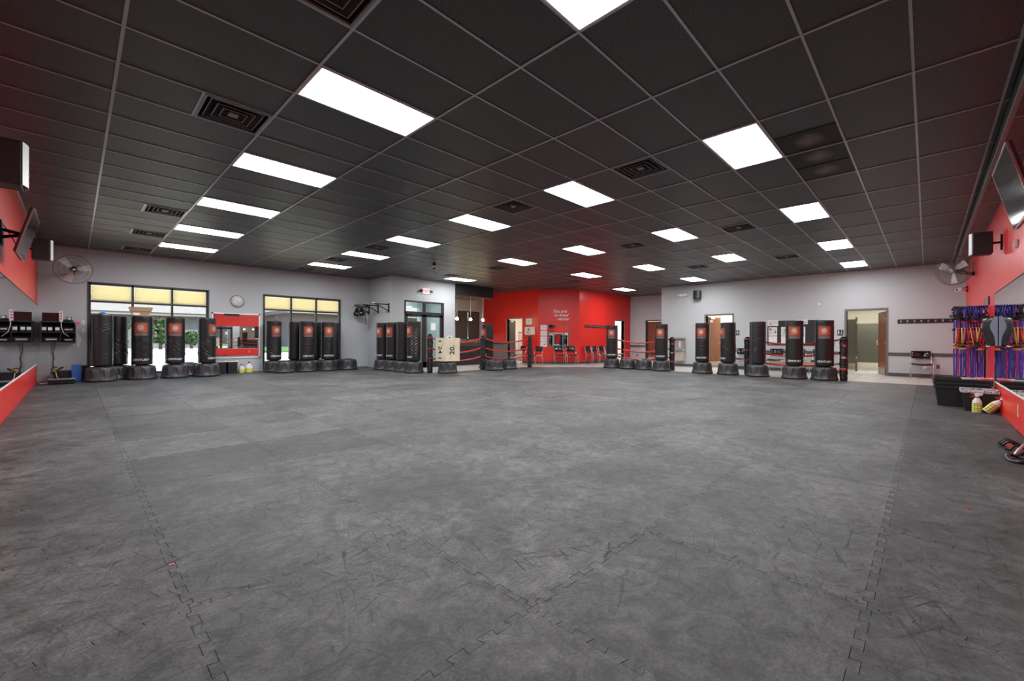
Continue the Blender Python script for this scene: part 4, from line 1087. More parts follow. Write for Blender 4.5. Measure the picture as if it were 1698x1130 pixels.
for s in (-1, 1): obj('lamp_head', MB().cyl(T @ Vector((s*.15, 0, .04)), T @ Vector((s*.17, -.01, .14)), .05, 14, M['white']), None, t)
def speaker(lab, T, w=.26, h=.38, d=.24, grille='black', cab='black', arm=True, rot=0, tilt=0):
    t = thing('loudspeaker', lab, 'speaker'); R = T @ Matrix.Translation((0, 0, .10 if arm else .02)) @ Matrix.Rotation(rot, 4, 'Y') @ Matrix.Rotation(tilt, 4, 'X')
    if not arm: R = R
    obj('cabinet', MB().box((-w/2, -h/2, 0), (w/2, h/2, d), M[cab], R, .012), None, t)
    gp = [(-w/2+.004, -h/2+.004), (w/2-.004, -h/2+.004), (w/2-.004, h/2-.004), (-w/2+.004, h/2-.004)]
    g = MB(); vs = []; fs = []
    for j in range(2):
        for i in range(7): x = -w/2+.004+(w-.008)*i/6; vs.append((x, (-h/2+.004, h/2-.004)[j], d+.001+.03*math.cos((i/6-.5)*pi)))
    for i in range(6): fs.append((i, i+1, 8+i, 7+i))
    g.add(vs, fs, M[grille], True, R); obj('grille', g, None, t)
    br = MB().box((-.03, -.12, -.001), (.03, .12, .02), M['dark_metal'], T, .006).cyl(T @ Vector((0, 0, .01)), R @ Vector((0, 0, .02)), .016, 8, M['dark_metal']); obj('wall_bracket', br, None, t)
    obj('badge', MB().box((-.02, -h*.2, d+.028), (.02, -h*.16, d+.034), M['steel'], R), None, t)
    return t
speaker('black loudspeaker on the grey wall right of emergency light', EM(6.93, 3.03), .27, .36, .22, arm=False)
t = thing('drinking_fountain', 'steel drinking fountain with bottle filler on grey wall', 'drinking fountain'); T = EM(7.70, .73)
obj('back_panel', flat(.50, .62, .03, T, M['steel'], .006, 0, .2), None, t)
obj('filler_alcove', MB().box((-.22, -.02, .03), (-.19, .44, .10), M['chrome'], T).box((.19, -.02, .03), (.22, .44, .10), M['chrome'], T).box((-.22, .41, .03), (.22, .45, .12), M['dark_trim'], T).box((-.03, .08, .03), (.03, .36, .05), M['white'], T), None, t)
obj('basin', MB().box((-.25, -.12, 0), (.25, -.02, .32), M['chrome'], T, .03), None, t)
obj('spout', MB().tube([T @ Vector((-.12, -.02, .2)), T @ Vector((-.12, .05, .2)), T @ Vector((-.10, .07, .22))], .012, 8, M['chrome']), None, t)
obj('lower_cabinet', MB().box((-.24, -.50, 0), (.24, -.12, .28), M['beige_metal'], T, .01), None, t)
obj('push_bar', MB().box((-.18, -.10, .32), (.18, -.06, .335), M['dark_trim'], T, .004), None, t)
t = thing('notice_board', 'black notice board with pinned photos and papers behind the ropes', 'notice board'); T = EM(3.55, 1.40)
obj('board', flat(1.60, .92, .02, T, M['black_rubber'], .004), None, t)
def sheet(name, t, T, x, y, w, h, photo=False):
    s = obj(name, flat(w, h, .003, T, M['paper'], 0, x, y, .02), None, t)
    if photo: obj('picture', flat(w*.8, h*.68, .001, T, M['photo'], 0, x, y+.01, .0232), None, s)
for (x, y, w, h, ph) in ((-.71, .38, .17, .22, 1), (-.53, .38, .17, .22, 1), (-.62, .06, .28, .32, 1), (-.62, -.27, .28, .30, 0), (-.20, .06, .30, .32, 1), (-.20, -.27, .30, .30, 0), (.25, .06, .30, .32, 1), (.25, -.27, .3, .3, 0), (.16, .40, .17, .16, 1), (.38, .40, .19, .16, 1)): sheet('pinned_sheet', t, T, x, y, w, h, ph)
def picto(lab, T, kind):
    t = thing('restroom_sign', lab, 'sign'); obj('plate', flat(.17, .20, .008, T, M['black'], .003), None, t)
    s = MB().box((-.055, -.07, .008), (-.035, -.01, .011), M['white'], T).box((-.065, -.01, .008), (-.025, .04, .011), M['white'], T).cyl(T @ Vector((-.045, .065, .008)), T @ Vector((-.045, .065, .011)), .014, 10, M['white'])
    if kind: s.box((.03, -.02, .008), (.045, .04, .011), M['white'], T).cyl(T @ Vector((.035, .065, .008)), T @ Vector((.035, .065, .011)), .014, 10, M['white']).tube([T @ Vector((.04+.03*math.cos(a), -.035+.03*math.sin(a), .009)) for a in [k*pi/8+2.2 for k in range(12)]], .005, 5, M['white'])
    else: s.box((.02, -.07, .008), (.04, 0, .011), M['white'], T).box((.01, 0, .008), (.05, .04, .011), M['white'], T).cyl(T @ Vector((.03, .065, .008)), T @ Vector((.03, .065, .011)), .014, 10, M['white'])
    obj('symbol', s, None, t)
picto('small black restroom sign right of the ajar wooden door', EM(5.42, 1.42), 0)
picto('small black restroom sign with wheelchair symbol left of stall doorway', EM(2.14, 1.40), 1)
tag(obj('motion_sensor', MB().lathe([(.045, 0), (.045, .02), (.03, .045), (.001, .055)], 16, M['white'], T=EM(2.75, 2.41))), 'small round white sensor high on the grey wall', 'sensor')
def outlet(lab, T, mt='dark_trim'):
    t = thing('wall_outlet', lab, 'outlet'); obj('cover_plate', flat(.075, .12, .006, T, M[mt], .002), None, t)
    obj('sockets', flat(.035, .03, .003, T, M['frame_grey'], 0, 0, .025, .006).box((-.0175, -.04, .006), (.0175, -.01, .009), M['frame_grey'], T), None, t)
outlet('grey power outlet on grey wall right of the single chair', EM(-.24, .34))
outlet('dark power outlet on the hall end wall', face((XE-.001, 11.25, .30), (0, -1, 0), (-1, 0, 0)))
t = thing('wall_disc', 'white oval disc on grey wall beneath the single chair', 'disc'); T = EM(.02, .30)
obj('disc', MB().lathe([(.07, 0), (.075, .012), (.055, .024), (.015, .020), (.012, .026), (.001, .026)], 24, M['white'], T=T), None, t)
# restroom stalls seen through the doorway
t = thing('stall_partition', 'olive restroom stall partitions seen through the right doorway', 'partition', (0, 0, 0))
obj('panel', B((21.0, 1.15, .30), (21.03, 3.1, 1.78), M['olive']), None, t)
obj('panel', B((21.03, 2.0, .30), (22.6, 2.03, 1.78), M['olive']), None, t)
obj('stall_door', MB().box((0, -.012, .28), (.75, .012, 1.92), M['olive'], Matrix.Translation((20.3, 1.92, 0)) @ Matrix.Rotation(math.radians(108), 4, 'Z')), None, t)
obj('pilaster', B((20.3, 1.86, -.012), (20.33, 1.92, 2.0), M['olive']), None, t)
obj('latch', B((20.985, 1.32, 1.02), (21.0, 1.36, 1.14), M['chrome']), None, t)
for z in (.45, 1.75): obj('hinge', B((20.28, 1.86, z), (20.30, 1.90, z+.1), M['chrome']), None, t)
# ---- red walls: papers, window, lettering
TD = face((DA.x-dno.x*.001, DA.y-dno.y*.001, 0), (dn.x, dn.y, 0), (-dno.x, -dno.y, 0))
t = thing('interior_window', 'framed mirror-like window on dark red wall above two chairs', 'window'); cx, cz, W, H = .96, 1.325, .98, 1.03
obj('frame', MB().box((cx-W/2, cz+H/2-.04, 0), (cx+W/2, cz+H/2, .03), M['frame_grey'], TD).box((cx-W/2, cz-H/2, 0), (cx+W/2, cz-H/2+.04, .03), M['frame_grey'], TD).box((cx-W/2, cz-H/2, 0), (cx-W/2+.035, cz+H/2, .03), M['frame_grey'], TD).box((cx+W/2-.035, cz-H/2, 0), (cx+W/2, cz+H/2, .03), M['frame_grey'], TD), None, t)
obj('glass_pane', MB().box((cx-W/2+.03, cz-H/2+.03, .004), (cx+W/2-.03, cz+H/2-.03, .010), M['mirror'], TD), None, t)
for k, (z, nm) in enumerate(((1.69, 'topmost'), (1.42, 'second'), (1.15, 'third'), (.90, 'lowest'))):
    o = thing('posted_sheet', '%s white sheet in the column on the dark red wall' % nm, 'poster', (0, 0, 0), 0, 'sheets posted beside the framed window')
    obj('paper', flat(.31, .23, .004, TD @ Matrix.Translation((.27, z, 0)), M['paper'], 0), None, o)
    obj('print', MB().box((.20+.03*k % .1, z-.05, .0045), (.27, z+.03, .0055), M['photo'], TD).box((.30, z-.03, .0045), (.35, z+.04, .0055), M['photo'], TD), None, o)
t = thing('wall_lettering', 'white script lettering on dark red wall above the framed window', 'lettering')
for s, x, z, sz in (('You are', 1.0, 2.45, .21), ('so loved', 1.07, 2.27, .19), ('~strong', 1.14, 2.09, .19)):
    text_obj(s, sz, M['white'], t, TD @ Matrix.Translation((x, z, .001)), shear=.45)
TR1 = lambda y, z: face((XR-.001, y, z), (0, -1, 0), (-1, 0, 0))
t = thing('framed_picture', 'small white framed sign above larger frame on left red wall', 'picture'); T = TR1(13.58, 1.98)
obj('frame', flat(.40, .30, .02, T, M['white'], .004), None, t); obj('print', flat(.09, .09, .001, T, M['photo'], 0, 0, .02, .0205), None, t)
t = thing('framed_picture', 'white box-framed picture right of office doorway on red wall', 'picture'); T = TR1(13.50, 1.53)
obj('frame', flat(.60, .37, .07, T, M['white'], .006), None, t); obj('print', flat(.30, .24, .001, T, M['photo'], 0, -.06, 0, .0705), None, t)
# office window with tan blind seen through the doorway
t = thing('office_cabinet', 'pale blue-white cabinet seen through the left red doorway', 'cabinet', (17.2, 15.2, FZ))
obj('body', B((-.3, -.8, 0), (.3, .8, 1.55), M['siding'], bev=.01), None, t); obj('door_panel', B((-.315, -.76, .05), (-.30, -.01, 1.5), M['paper']), None, t); obj('door_panel', B((-.315, .01, .05), (-.30, .76, 1.5), M['paper']), None, t)
t = thing('roller_shade', 'tan shade behind the cabinet in the office doorway', 'blind', (18.2, 15.2, 1.55)); obj('fabric', B((-.01, -1.1, 0), (0, 1.1, .95), M['tan']), None, t); obj('roller', MB().cyl((-.02, -1.1, .97), (-.02, 1.1, .97), .03, 10, M['white']), None, t)
# ---- entry wall: exit sign, thermostat
t = thing('exit_sign', 'white exit sign with red letters above the glass entry doors', 'sign'); T = NM(9.72, 3.02, YV)
obj('housing', flat(.34, .22, .05, T, M['exit_face'], .008), None, t); text_obj('EXIT', .17, M['exit_red'], t, T @ Matrix.Translation((0, 0, .051)))
for s, x in ((-1, -.22), (1, .2)): obj('lamp_head', MB().cyl(T @ Vector((x, .02, .03)), T @ Vector((x+s*.05, -.02, .12)), .045, 12, M['dark_metal'] if s < 0 else M['frame_grey']), None, t)
obj('bracket', flat(.16, .05, .04, T, M['dark_metal'], .004, -.2, .0), None, t)
t = thing('wall_panel_sign', 'white paper sign with dark square left of reception', 'sign'); T = NM(10.92, 1.10, YV)
obj('sheet', flat(.28, .34, .004, T, M['paper']), None, t); obj('print', flat(.12, .08, .001, T, M['dark_trim'], 0, 0, .08, .0045), None, t)
# ---- reception
t = thing('reception_soffit', 'black soffit box above the reception desk', 'soffit', (0, 0, 0))
obj('black_face', B((XV1, YV+.02, 3.02), (13.42, 15.75, CEIL), M['black_soffit']), None, t)
obj('underside', B((XV1, YV+.03, 3.0), (13.44, 15.76, 3.02), M['brown']), None, t)
t = thing('reception_desk', 'dark reception desk with brown counter behind the ring ropes', 'desk', (12.0, 14.45, -.012))
obj('front', B((-.75, 0, .0), (.80, .05, .93), M['black_soffit']), None, t); obj('side_panel', B((.75, 0, 0), (.80, .7, .93), M['black_soffit']), None, t)
obj('counter', B((-.78, -.04, .93), (.84, .72, 1.0), M['brown'], bev=.004), None, t); obj('plinth', B((-.75, .01, 0), (.80, .03, .06), M['dark_trim']), None, t)
obj('apron', B((-.76, -.01, .84), (.81, 0, .93), M['brown']), None, t)
t = thing('side_counter', 'brown counter ledge between the desk and red wall', 'counter', (14.2, 14.9, -.012))
obj('top', B((-.9, -.2, .93), (.75, .35, .99), M['brown'], bev=.004), None, t); obj('panel', B((-.88, -.1, 0), (.7, -.05, .93), M['frame_grey']), None, t)
for k, (x, nm) in enumerate(((11.72, 'left'), (12.50, 'middle'), (13.24, 'right'))):
    t = thing('pendant_lamp', '%s of three glowing globe pendants over reception' % nm, 'pendant lamp', (x, 14.8, 3.0), 0, 'globe pendants over reception')
    obj('canopy', MB().lathe([(.05, 0), (.05, -.02), (.01, -.03)][::-1], 14, M['chrome']), None, t)
    obj('cord', MB().cyl((0, 0, -.02), (0, 0, -.86), .006, 6, M['white']), None, t); obj('socket', MB().cyl((0, 0, -.86), (0, 0, -.92), .022, 10, M['chrome']), None, t)
    obj('globe', MB().sphere((0, 0, -.98), .062, 16, M['bulb']), None, t)
t = thing('dark_blind', 'left dark brown shade in the reception window', 'blind', (13.58, YO-.03, 1.15), 0, 'dark shades in the reception window'); obj('fabric', B((-.39, 0, 0), (.385, .008, 1.36), M['shade']), None, t); obj('hem_bar', B((-.39, -.006, -.02), (.385, .012, .005), M['bronze']), None, t)
t = thing('dark_blind', 'right dark brown shade in the reception window', 'blind', (14.385, YO-.03, 1.15), 0, 'dark shades in the reception window'); obj('fabric', B((-.38, 0, 0), (.38, .008, 1.36), M['shade']), None, t); obj('hem_bar', B((-.38, -.006, -.02), (.38, .012, .005), M['bronze']), None, t)
# ---- pull-up brackets on the entry side wall
t = thing('pull_up_rack', 'black wall-mounted pull-up brackets with bar left of entry corner', 'pull-up bar')
T0 = XV0
for y in (14.42, 15.22, 15.95):
    obj('wall_plate', B((T0-.02, y-.04, 2.10), (T0, y+.04, 2.46), M['dark_metal'], bev=.004), None, t)
    obj('arm', MB().box((T0-.62, y-.02, 2.385), (T0-.01, y+.02, 2.425), M['dark_metal']), None, t)
    obj('brace', MB().cyl((T0-.50, y, 2.39), (T0-.01, y, 2.16), .018, 8, M['dark_metal']), None, t)
obj('bar', MB().cyl((T0-.58, 14.4, 2.44), (T0-.58, 15.99, 2.44), .017, 10, M['chrome']), None, t)
def speed_bag(x, y, lab, tw):
    t = thing('speed_bag', lab, 'speed bag', (x, y, 2.38), 0, 'speed bags hanging from the pull-up rack')
    obj('bladder', MB().lathe([(.001, -.40), (.07, -.395), (.125, -.36), (.145, -.31), (.13, -.25), (.085, -.17), (.05, -.11), (.035, -.07), (.03, -.06)], 20, M['black_gloss']), None, t)
    obj('swivel', MB().cyl((0, 0, -.06), (0, 0, 0.0), .008, 6, M['chrome']), None, t)
    obj('hang_loop', MB().tube([(.03*math.cos(a), 0, -.05+.02*math.sin(a)) for a in [2*pi*k/10 for k in range(10)]], .006, 6, M['black'], closed=True), None, t)
    obj('badge', MB().box((-.03, -.005, 0), (.03, .005, .04), M['white'], Matrix.Rotation(tw, 4, 'Z') @ Matrix.Translation((0, -.118, -.26)) @ Matrix.Rotation(-.4, 4, 'X')), None, t)
speed_bag(7.62, 15.80, 'left black teardrop speed bag under the pull-up rack', -.5); speed_bag(7.62, 15.42, 'right black teardrop speed bag under the pull-up rack', -.5)
t = thing('hanging_straps', 'grey looped straps hanging from the pull-up rack', 'strap', (7.62, 15.18, 2.42))
obj('strap', MB().tube([(0, 0, .02), (.02, -.03, -.3), (-.02, -.08, -.6), (.0, -.09, -.80), (.02, -.05, -.6), (.03, 0, -.3), (.01, .02, .02)], .013, 6, M['dark_trim']), None, t)
obj('handle', MB().cyl((-.02, -.15, -.81), (.02, -.03, -.81), .017, 8, M['white']), None, t)
# ---- security dome
t = thing('security_camera', 'black dome security camera on the ceiling', 'camera', (7.78, 10.97, CEIL)); obj('mount', MB().lathe([(.03, -.10), (.045, -.08), (.05, 0)], 16, M['black']), None, t)
obj('dome', MB().sphere((0, 0, -.12), .065, 16, M['black_gloss']), None, t)
obj('collar', MB().lathe([(.068, -.135), (.072, -.10), (.06, -.075)], 16, M['white'], cap=False), None, t)
t = thing('security_camera', 'white security camera on red wall under the right fan', 'camera'); T = SM(17.6, 2.60)
obj('base_plate', flat(.10, .16, .03, T, M['dark_metal'], .004), None, t); obj('camera_body', MB().cyl(T @ Vector((0, 0, .03)), T @ Vector((.12, -.02, .22)), .055, 12, M['white']), None, t); obj('lens', MB().cyl(T @ Vector((.12, -.02, .215)), T @ Vector((.125, -.021, .228)), .035, 12, M['black_gloss']), None, t)
# ---- north wall small things
t = thing('wall_clock', 'round white wall clock above the framed mirror', 'clock'); T = NM(3.68, 2.32)
obj('rim', MB().lathe([(.185, 0), (.192, .012), (.190, .035), (.182, .04), (.178, .03)], 40, M['dark_trim'], T=T, cap=False), None, t)
obj('dial', MB().lathe([(.179, .02), (.179, .028)], 40, M['white'], T=T), None, t)
hm = MB()
for k in range(12): R = T @ Matrix.Rotation(k*pi/6, 4, 'Z'); hm.box((-.004 if k % 3 else -.006, .135, .0285), (.004 if k % 3 else .006, .158, .030), M['black'], R)
obj('hour_marks', hm, None, t)
obj('hour_hand', MB().box((-.006, -.01, .031), (.006, .08, .033), M['black'], T @ Matrix.Rotation(math.radians(-140), 4, 'Z')), None, t)
obj('minute_hand', MB().box((-.004, -.02, .034), (.004, .135, .036), M['black'], T @ Matrix.Rotation(math.radians(62), 4, 'Z')), None, t)
def switch(lab, T):
    t = thing('light_switch', lab, 'switch'); obj('cover_plate', flat(.075, .12, .006, T, M['white'], .002), None, t); obj('rocker', flat(.03, .06, .006, T, M['white'], .002, 0, 0, .006), None, t)
switch('upper white wall switch left of the leftmost window', NM(.155, 1.52)); switch('lower white wall switch left of the leftmost window', NM(.155, 1.31))
t = thing('framed_picture', 'tiny framed picture above the black equipment shelf', 'picture'); T = NM(-.10, 1.60)
obj('frame', flat(.09, .11, .012, T, M['dark_trim'], .002), None, t); obj('print', flat(.06, .08, .001, T, M['paper'], 0, 0, 0, .0122), None, t)
t = thing('equipment_shelf', 'black wall-mounted shelf box holding audio equipment', 'shelf', (-.285, YW, .99)); w = .305
obj('side_panel', B((-w, -.40, 0), (-w+.02, 0, .53), M['black']), None, t); obj('side_panel', B((w-.02, -.40, 0), (w, 0, .53), M['black']), None, t)
for z, n in ((0, 'shelf_board'), (.25, 'shelf_board'), (.51, 'shelf_board')): obj(n, B((-w, -.40, z), (w, 0, z+.02), M['black']), None, t)
obj('centre_divider', B((.03, -.38, .02), (.045, 0, .51), M['black']), None, t); obj('back_panel', B((-w, -.012, 0), (w, 0, .53), M['black_soffit']), None, t)
def gadget(name, lab, cat, loc, s, fm='black_gloss', extra=True):
    t = thing(name, lab, cat, loc); obj('case', B((-s[0]/2, -s[1]/2, 0), (s[0]/2, s[1]/2, s[2]), M[fm], bev=.006), None, t)
    if extra: obj('front_label', B((-s[0]*.32, -s[1]/2-.002, s[2]*.35), (s[0]*.32, -s[1]/2, s[2]*.65), M['steel']), None, t)
    return t
SY = YW-.22
for k, x in enumerate((-.53, -.43)): g = gadget('labelled_box', ('left' if k == 0 else 'right')+' small box with white label on middle shelf board', 'box', (x, SY-.05, 1.262), (.085, .2, .14), 'black', False); obj('label', B((-.036, -.102, .04), (.036, -.10, .11), M['paper']), None, g)
g = gadget('labelled_box', 'small box with white label beside the shelf divider', 'box', (-.305, SY-.05, 1.262), (.085, .2, .14), 'black', False); obj('label', B((-.036, -.102, .04), (.036, -.10, .11), M['paper']), None, g)
g = gadget('receiver', 'black receiver with round dial in the right shelf compartment', 'audio equipment', (-.11, SY, 1.262), (.22, .30, .12)); obj('dial', MB().cyl((.05, -.152, .06), (.05, -.165, .06), .03, 16, M['steel']), None, g)
gadget('amplifier', 'black amplifier with silver strip in the lower left compartment', 'audio equipment', (-.41, SY, 1.012), (.30, .30, .12))
gadget('mixer', 'black mixer unit in the lower right compartment', 'audio equipment', (-.11, SY, 1.012), (.22, .30, .10))
g = gadget('monitor', 'small black monitor on top of the equipment shelf', 'monitor', (-.42, SY-.05, 1.522), (.30, .03, .22), 'black_gloss', False); obj('stand', B((-.08, -.06, -.001), (.08, .06, .012), M['black']), None, g)
g = gadget('charger_block', 'white charging block beside the small black monitor', 'charger', (-.245, SY-.05, 1.522), (.07, .06, .27), 'white', False)
for z in (.05, .12, .19): obj('outlet_face', B((-.02, -.032, z), (.02, -.03, z+.04), M['pink']), None, g)
o = obj('cloth_roll', MB().sphere((0, 0, .03), .10, 12, M['black_rubber'], (1.2, .8, .3))); o.location = (-.13, SY, 1.522); tag(o, 'dark crumpled cloth on the top of the equipment shelf', 'cloth')
o = obj('tape_strip', B((0, -.06, -.05), (.085, -.04, .02), M['pink'])); o.location = (.0, YW-.36, 1.50); tag(o, 'pink tape flag at right corner of equipment shelf', 'tape')
mb = MB().add([(0, 0, .25), (.03, 0, .25), (.10, 0, .10), (.05, -.01, -.12), (.02, -.01, -.12)], [(0, 1, 2, 3, 4)], M['paper']).add([(0, .004, .25), (.03, .004, .25), (.10, .004, .10), (.05, -.006, -.12), (.02, -.006, -.12)], [(4, 3, 2, 1, 0)], M['paper'])
o = obj('paper_flag', mb); o.location = (.025, YW-.36, 1.0); tag(o, 'white pointed paper hanging at right side of equipment shelf', 'paper')
o = obj('cable', MB().tube([(-.24, YW-.42, 1.52), (-.235, YW-.43, 1.38), (-.20, YW-.44, 1.24), (-.10, YW-.43, 1.14)], .008, 6, M['white'])); tag(o, 'grey cable looping across the front of equipment shelf', 'cable')
for k, lab in enumerate(('left thin dark cable dropping below the equipment shelf', 'right thin dark cable dropping below the equipment shelf')):
    o = obj('cable', MB().tube([(-.40+.06*k, YW-.03, 1.0), (-.41+.03*k, YW-.04, .75), (-.36-.02*k, YW-.05, .6), (-.40+.02*k, YW-.05, .45), (-.37, YW-.12, .28)], .006, 6, M['black'])); tag(o, lab, 'cable', 'cables below the equipment shelf')
# floor items in the left corner
t = thing('floor_amplifier', 'low black box with silver top on mats in left corner', 'amplifier', (-.215, 14.98, 0), math.radians(0)); obj('case', B((-.225, -.18, .012), (.225, .18, .11), M['black_gloss'], bev=.005), None, t); obj('top_plate', B((-.225, -.18, .11), (.225, .18, .122), M['steel'], bev=.003), None, t)
for sx in (-1, 1): obj('foot', MB().cyl((sx*.18, -.13, 0), (sx*.18, -.13, .014), .02, 10, M['black']), None, t)
def tote(lab, loc, rz, w, d, h, mt='black', top=1.14, open_=True, rim='black', group=None):
    t = thing('storage_tote', lab, 'tote', loc, rz, group); a, b = w/2/top, d/2/top; A, Bd = w/2, d/2; k = .012
    vs = [(-a,-b,0),(a,-b,0),(a,b,0),(-a,b,0),(-A,-Bd,h),(A,-Bd,h),(A,Bd,h),(-A,Bd,h), (-A+k,-Bd+k,h),(A-k,-Bd+k,h),(A-k,Bd-k,h),(-A+k,Bd-k,h),(-a+k,-b+k,k),(a-k,-b+k,k),(a-k,b-k,k),(-a+k,b-k,k)]
    fs = [(0,3,2,1)]+[(i,(i+1)%4,4+(i+1)%4,4+i) for i in range(4)]+[(4+i,4+(i+1)%4,8+(i+1)%4,8+i) for i in range(4)]+[(8+i,8+(i+1)%4,12+(i+1)%4,12+i) for i in range(4)]+[(12,13,14,15)]
    obj('bin_body', MB().add(vs, fs, M[mt]), None, t)
    r = MB(); e = .022
    for (x0, y0, x1, y1) in ((-A-e,-Bd-e,A+e,-Bd),(-A-e,Bd,A+e,Bd+e),(-A-e,-Bd,-A,Bd),(A,-Bd,A+e,Bd)): r.box((x0, y0, h-.03), (x1, y1, h+.004), M[rim], bev=.004)
    obj('rim', r, None, t)
    if h > .2:
        p = MB()
        for sx in (-1, 1): p.box((sx*A*.25-.01, -Bd*.97-.004, h*.25), (sx*A*.25+.01, -Bd*.92, h*.85), M[mt])
        p.box((-A*.25, -Bd*1.0-.004, h*.68), (A*.25, -Bd*.9, h*.82), M[mt]); obj('hand_grip', p, None, t)
    return t
tote('soft black tote on the floor below the equipment shelf', (-.20, 15.72, 0), 0, .36, .26, .27)
t = thing('foam_block', 'upright blue foam block in the left corner', 'foam block', (.035, 15.60, 0)); obj('block', B((-.09, -.11, 0), (.09, .11, .42), M['blue'], bev=.012), None, t); obj('strap_band', B((-.092, -.112, .19), (.092, .112, .20), M['dark_trim']), None, t)
# black block stands right of it
t = thing('foam_block', 'upright black foam block between blue block and leftmost bag', 'foam block', (.185, 15.70, 0)); obj('block', B((-.055, -.1, 0), (.055, .1, .40), M['pad'], bev=.01), None, t)
t = thing('tool_bundle', 'tangled black and yellow cords lying over the soft tote', 'cord bundle', (-.31, 15.50, .0))
rr = random.Random(4); pts = []
mb = MB(); 
for q in range(3):
    pts = [(.07*math.cos(a+q)+.03*q-.02, .04*math.sin(a*1.3+q), .33+.05*math.sin(a+q*2)) for a in [k*.5 for k in range(16)]]; mb.tube(pts, .012, 6, M['yellow_band' if q == 1 else 'black'])
obj('cord_coils', mb, None, t); obj('adapter', B((-.10, -.05, .20), (-.05, 0, .28), M['black'], bev=.005), None, t); obj('trailing_cord', MB().tube([(-.02, -.02, .3), (.0, -.05, .15), (.06, -.1, .05), (.12, -.15, .02)], .009, 6, M['white']), None, t)
o = obj('cable', MB().tube([(-.62, 15.5, .03), (-.5, 15.2, .012), (-.35, 15.25, .012), (-.15, 15.35, .012)], .010, 6, M['red_pad'])); tag(o, 'red cable on the floor beside the left red wall', 'cable')
o = obj('cable', MB().tube([(-.60, 15.4, .012), (-.52, 15.05, .012), (-.45, 15.2, .03), (-.47, 15.0, .012)], .012, 6, M['white'])); tag(o, 'white cable on the floor left of low silver-topped box', 'cable')
tote('left of two black bins with pale rims under the framed mirror', (3.19, 15.86, 0), 0, .26, .30, .40, rim='white', group='black bins under the framed mirror')
tote('right of two black bins with pale rims under the framed mirror', (3.49, 15.86, 0), 0, .26, .30, .40, rim='white', group='black bins under the framed mirror')
def jug(x, y, lab, s=1.0):
    t = thing('cleaner_jug', lab, 'jug', (x, y, 0)); obj('bottle', MB().lathe([(.10*s, 0), (.11*s, .02), (.11*s, .18*s), (.09*s, .23*s), (.035*s, .27*s), (.03*s, .31*s)], 20, M['white']), None, t)
    obj('label', MB().lathe([(.112*s, .03*s), (.112*s, .14*s)], 20, M['yellow'], cap=False), None, t); obj('cap', MB().cyl((0, 0, .31*s), (0, 0, .35*s), .035*s, 12, M['black']), None, t)
    obj('handle', MB().tube([(0, -.04*s, .24*s), (0, -.10*s, .25*s), (0, -.11*s, .18*s)], .012*s, 6, M['white']), None, t)
jug(3.98, 15.88, 'white round jug with yellow label under the framed mirror'); jug(3.77, 15.90, 'smaller jug with yellow label left of the white round jug', .8)
# ---- televisions
def tv(lab, T, tilt, off):
    t = thing('television', lab, 'television'); R = T @ Matrix.Translation((0, 0, off)) @ Matrix.Rotation(tilt, 4, 'X')
    obj('bezel', MB().box((-.49, -.285, -.035), (.49, .285, 0), M['black'], R, .004), None, t); obj('screen', MB().box((-.478, -.272, 0), (.478, .272, .003), M['screen'], R), None, t)
    obj('edge_trim', MB().box((-.492, -.288, -.012), (.492, -.284, .004), M['chrome'], R).box((-.492, .284, -.012), (.492, .288, .004), M['chrome'], R).box((-.492, -.288, -.012), (-.488, .288, .004), M['chrome'], R).box((.488, -.288, -.012), (.492, .288, .004), M['chrome'], R), None, t)
    a = T @ Vector((0, 0, .01)); b = R @ Vector((0, 0, -.04)); m_ = MB().box((-.12, -.15, 0), (.12, .15, .02), M['dark_metal'], T, .004).cyl(a+Vector((0, 0, .05)), b, .02, 8, M['dark_metal']).cyl(a-Vector((0, 0, .05)), b, .02, 8, M['dark_metal']); m_.box((-.2, -.12, -.05), (.2, .12, -.034), M['dark_metal'], R)
    obj('wall_arm', m_, None, t); obj('cable', MB().tube([R @ Vector((.1, -.1, -.05)), T @ Vector((.2, -.1, .12)), T @ Vector((.25, .0, .08)), T @ Vector((.3, .15, .01))], .006, 6, M['black']), None, t)
tv('tilted black television on the right red wall above the long mirror', SM(5.72, 2.45), math.radians(14), .30)
tv('tilted black television on the left red wall near the fan', WM(8.35, 2.43), math.radians(14), .24)
speaker('black loudspeaker with grey grille under ceiling on right red wall', SM(9.9, 2.64), .24, .34, .22, grille='white')
speaker('black loudspeaker with pale grille cut off at left picture edge', WM(5.72, 2.62), grille='white')
speaker('black loudspeaker with pale grille behind the left television', WM(11.9, 2.76), grille='white')
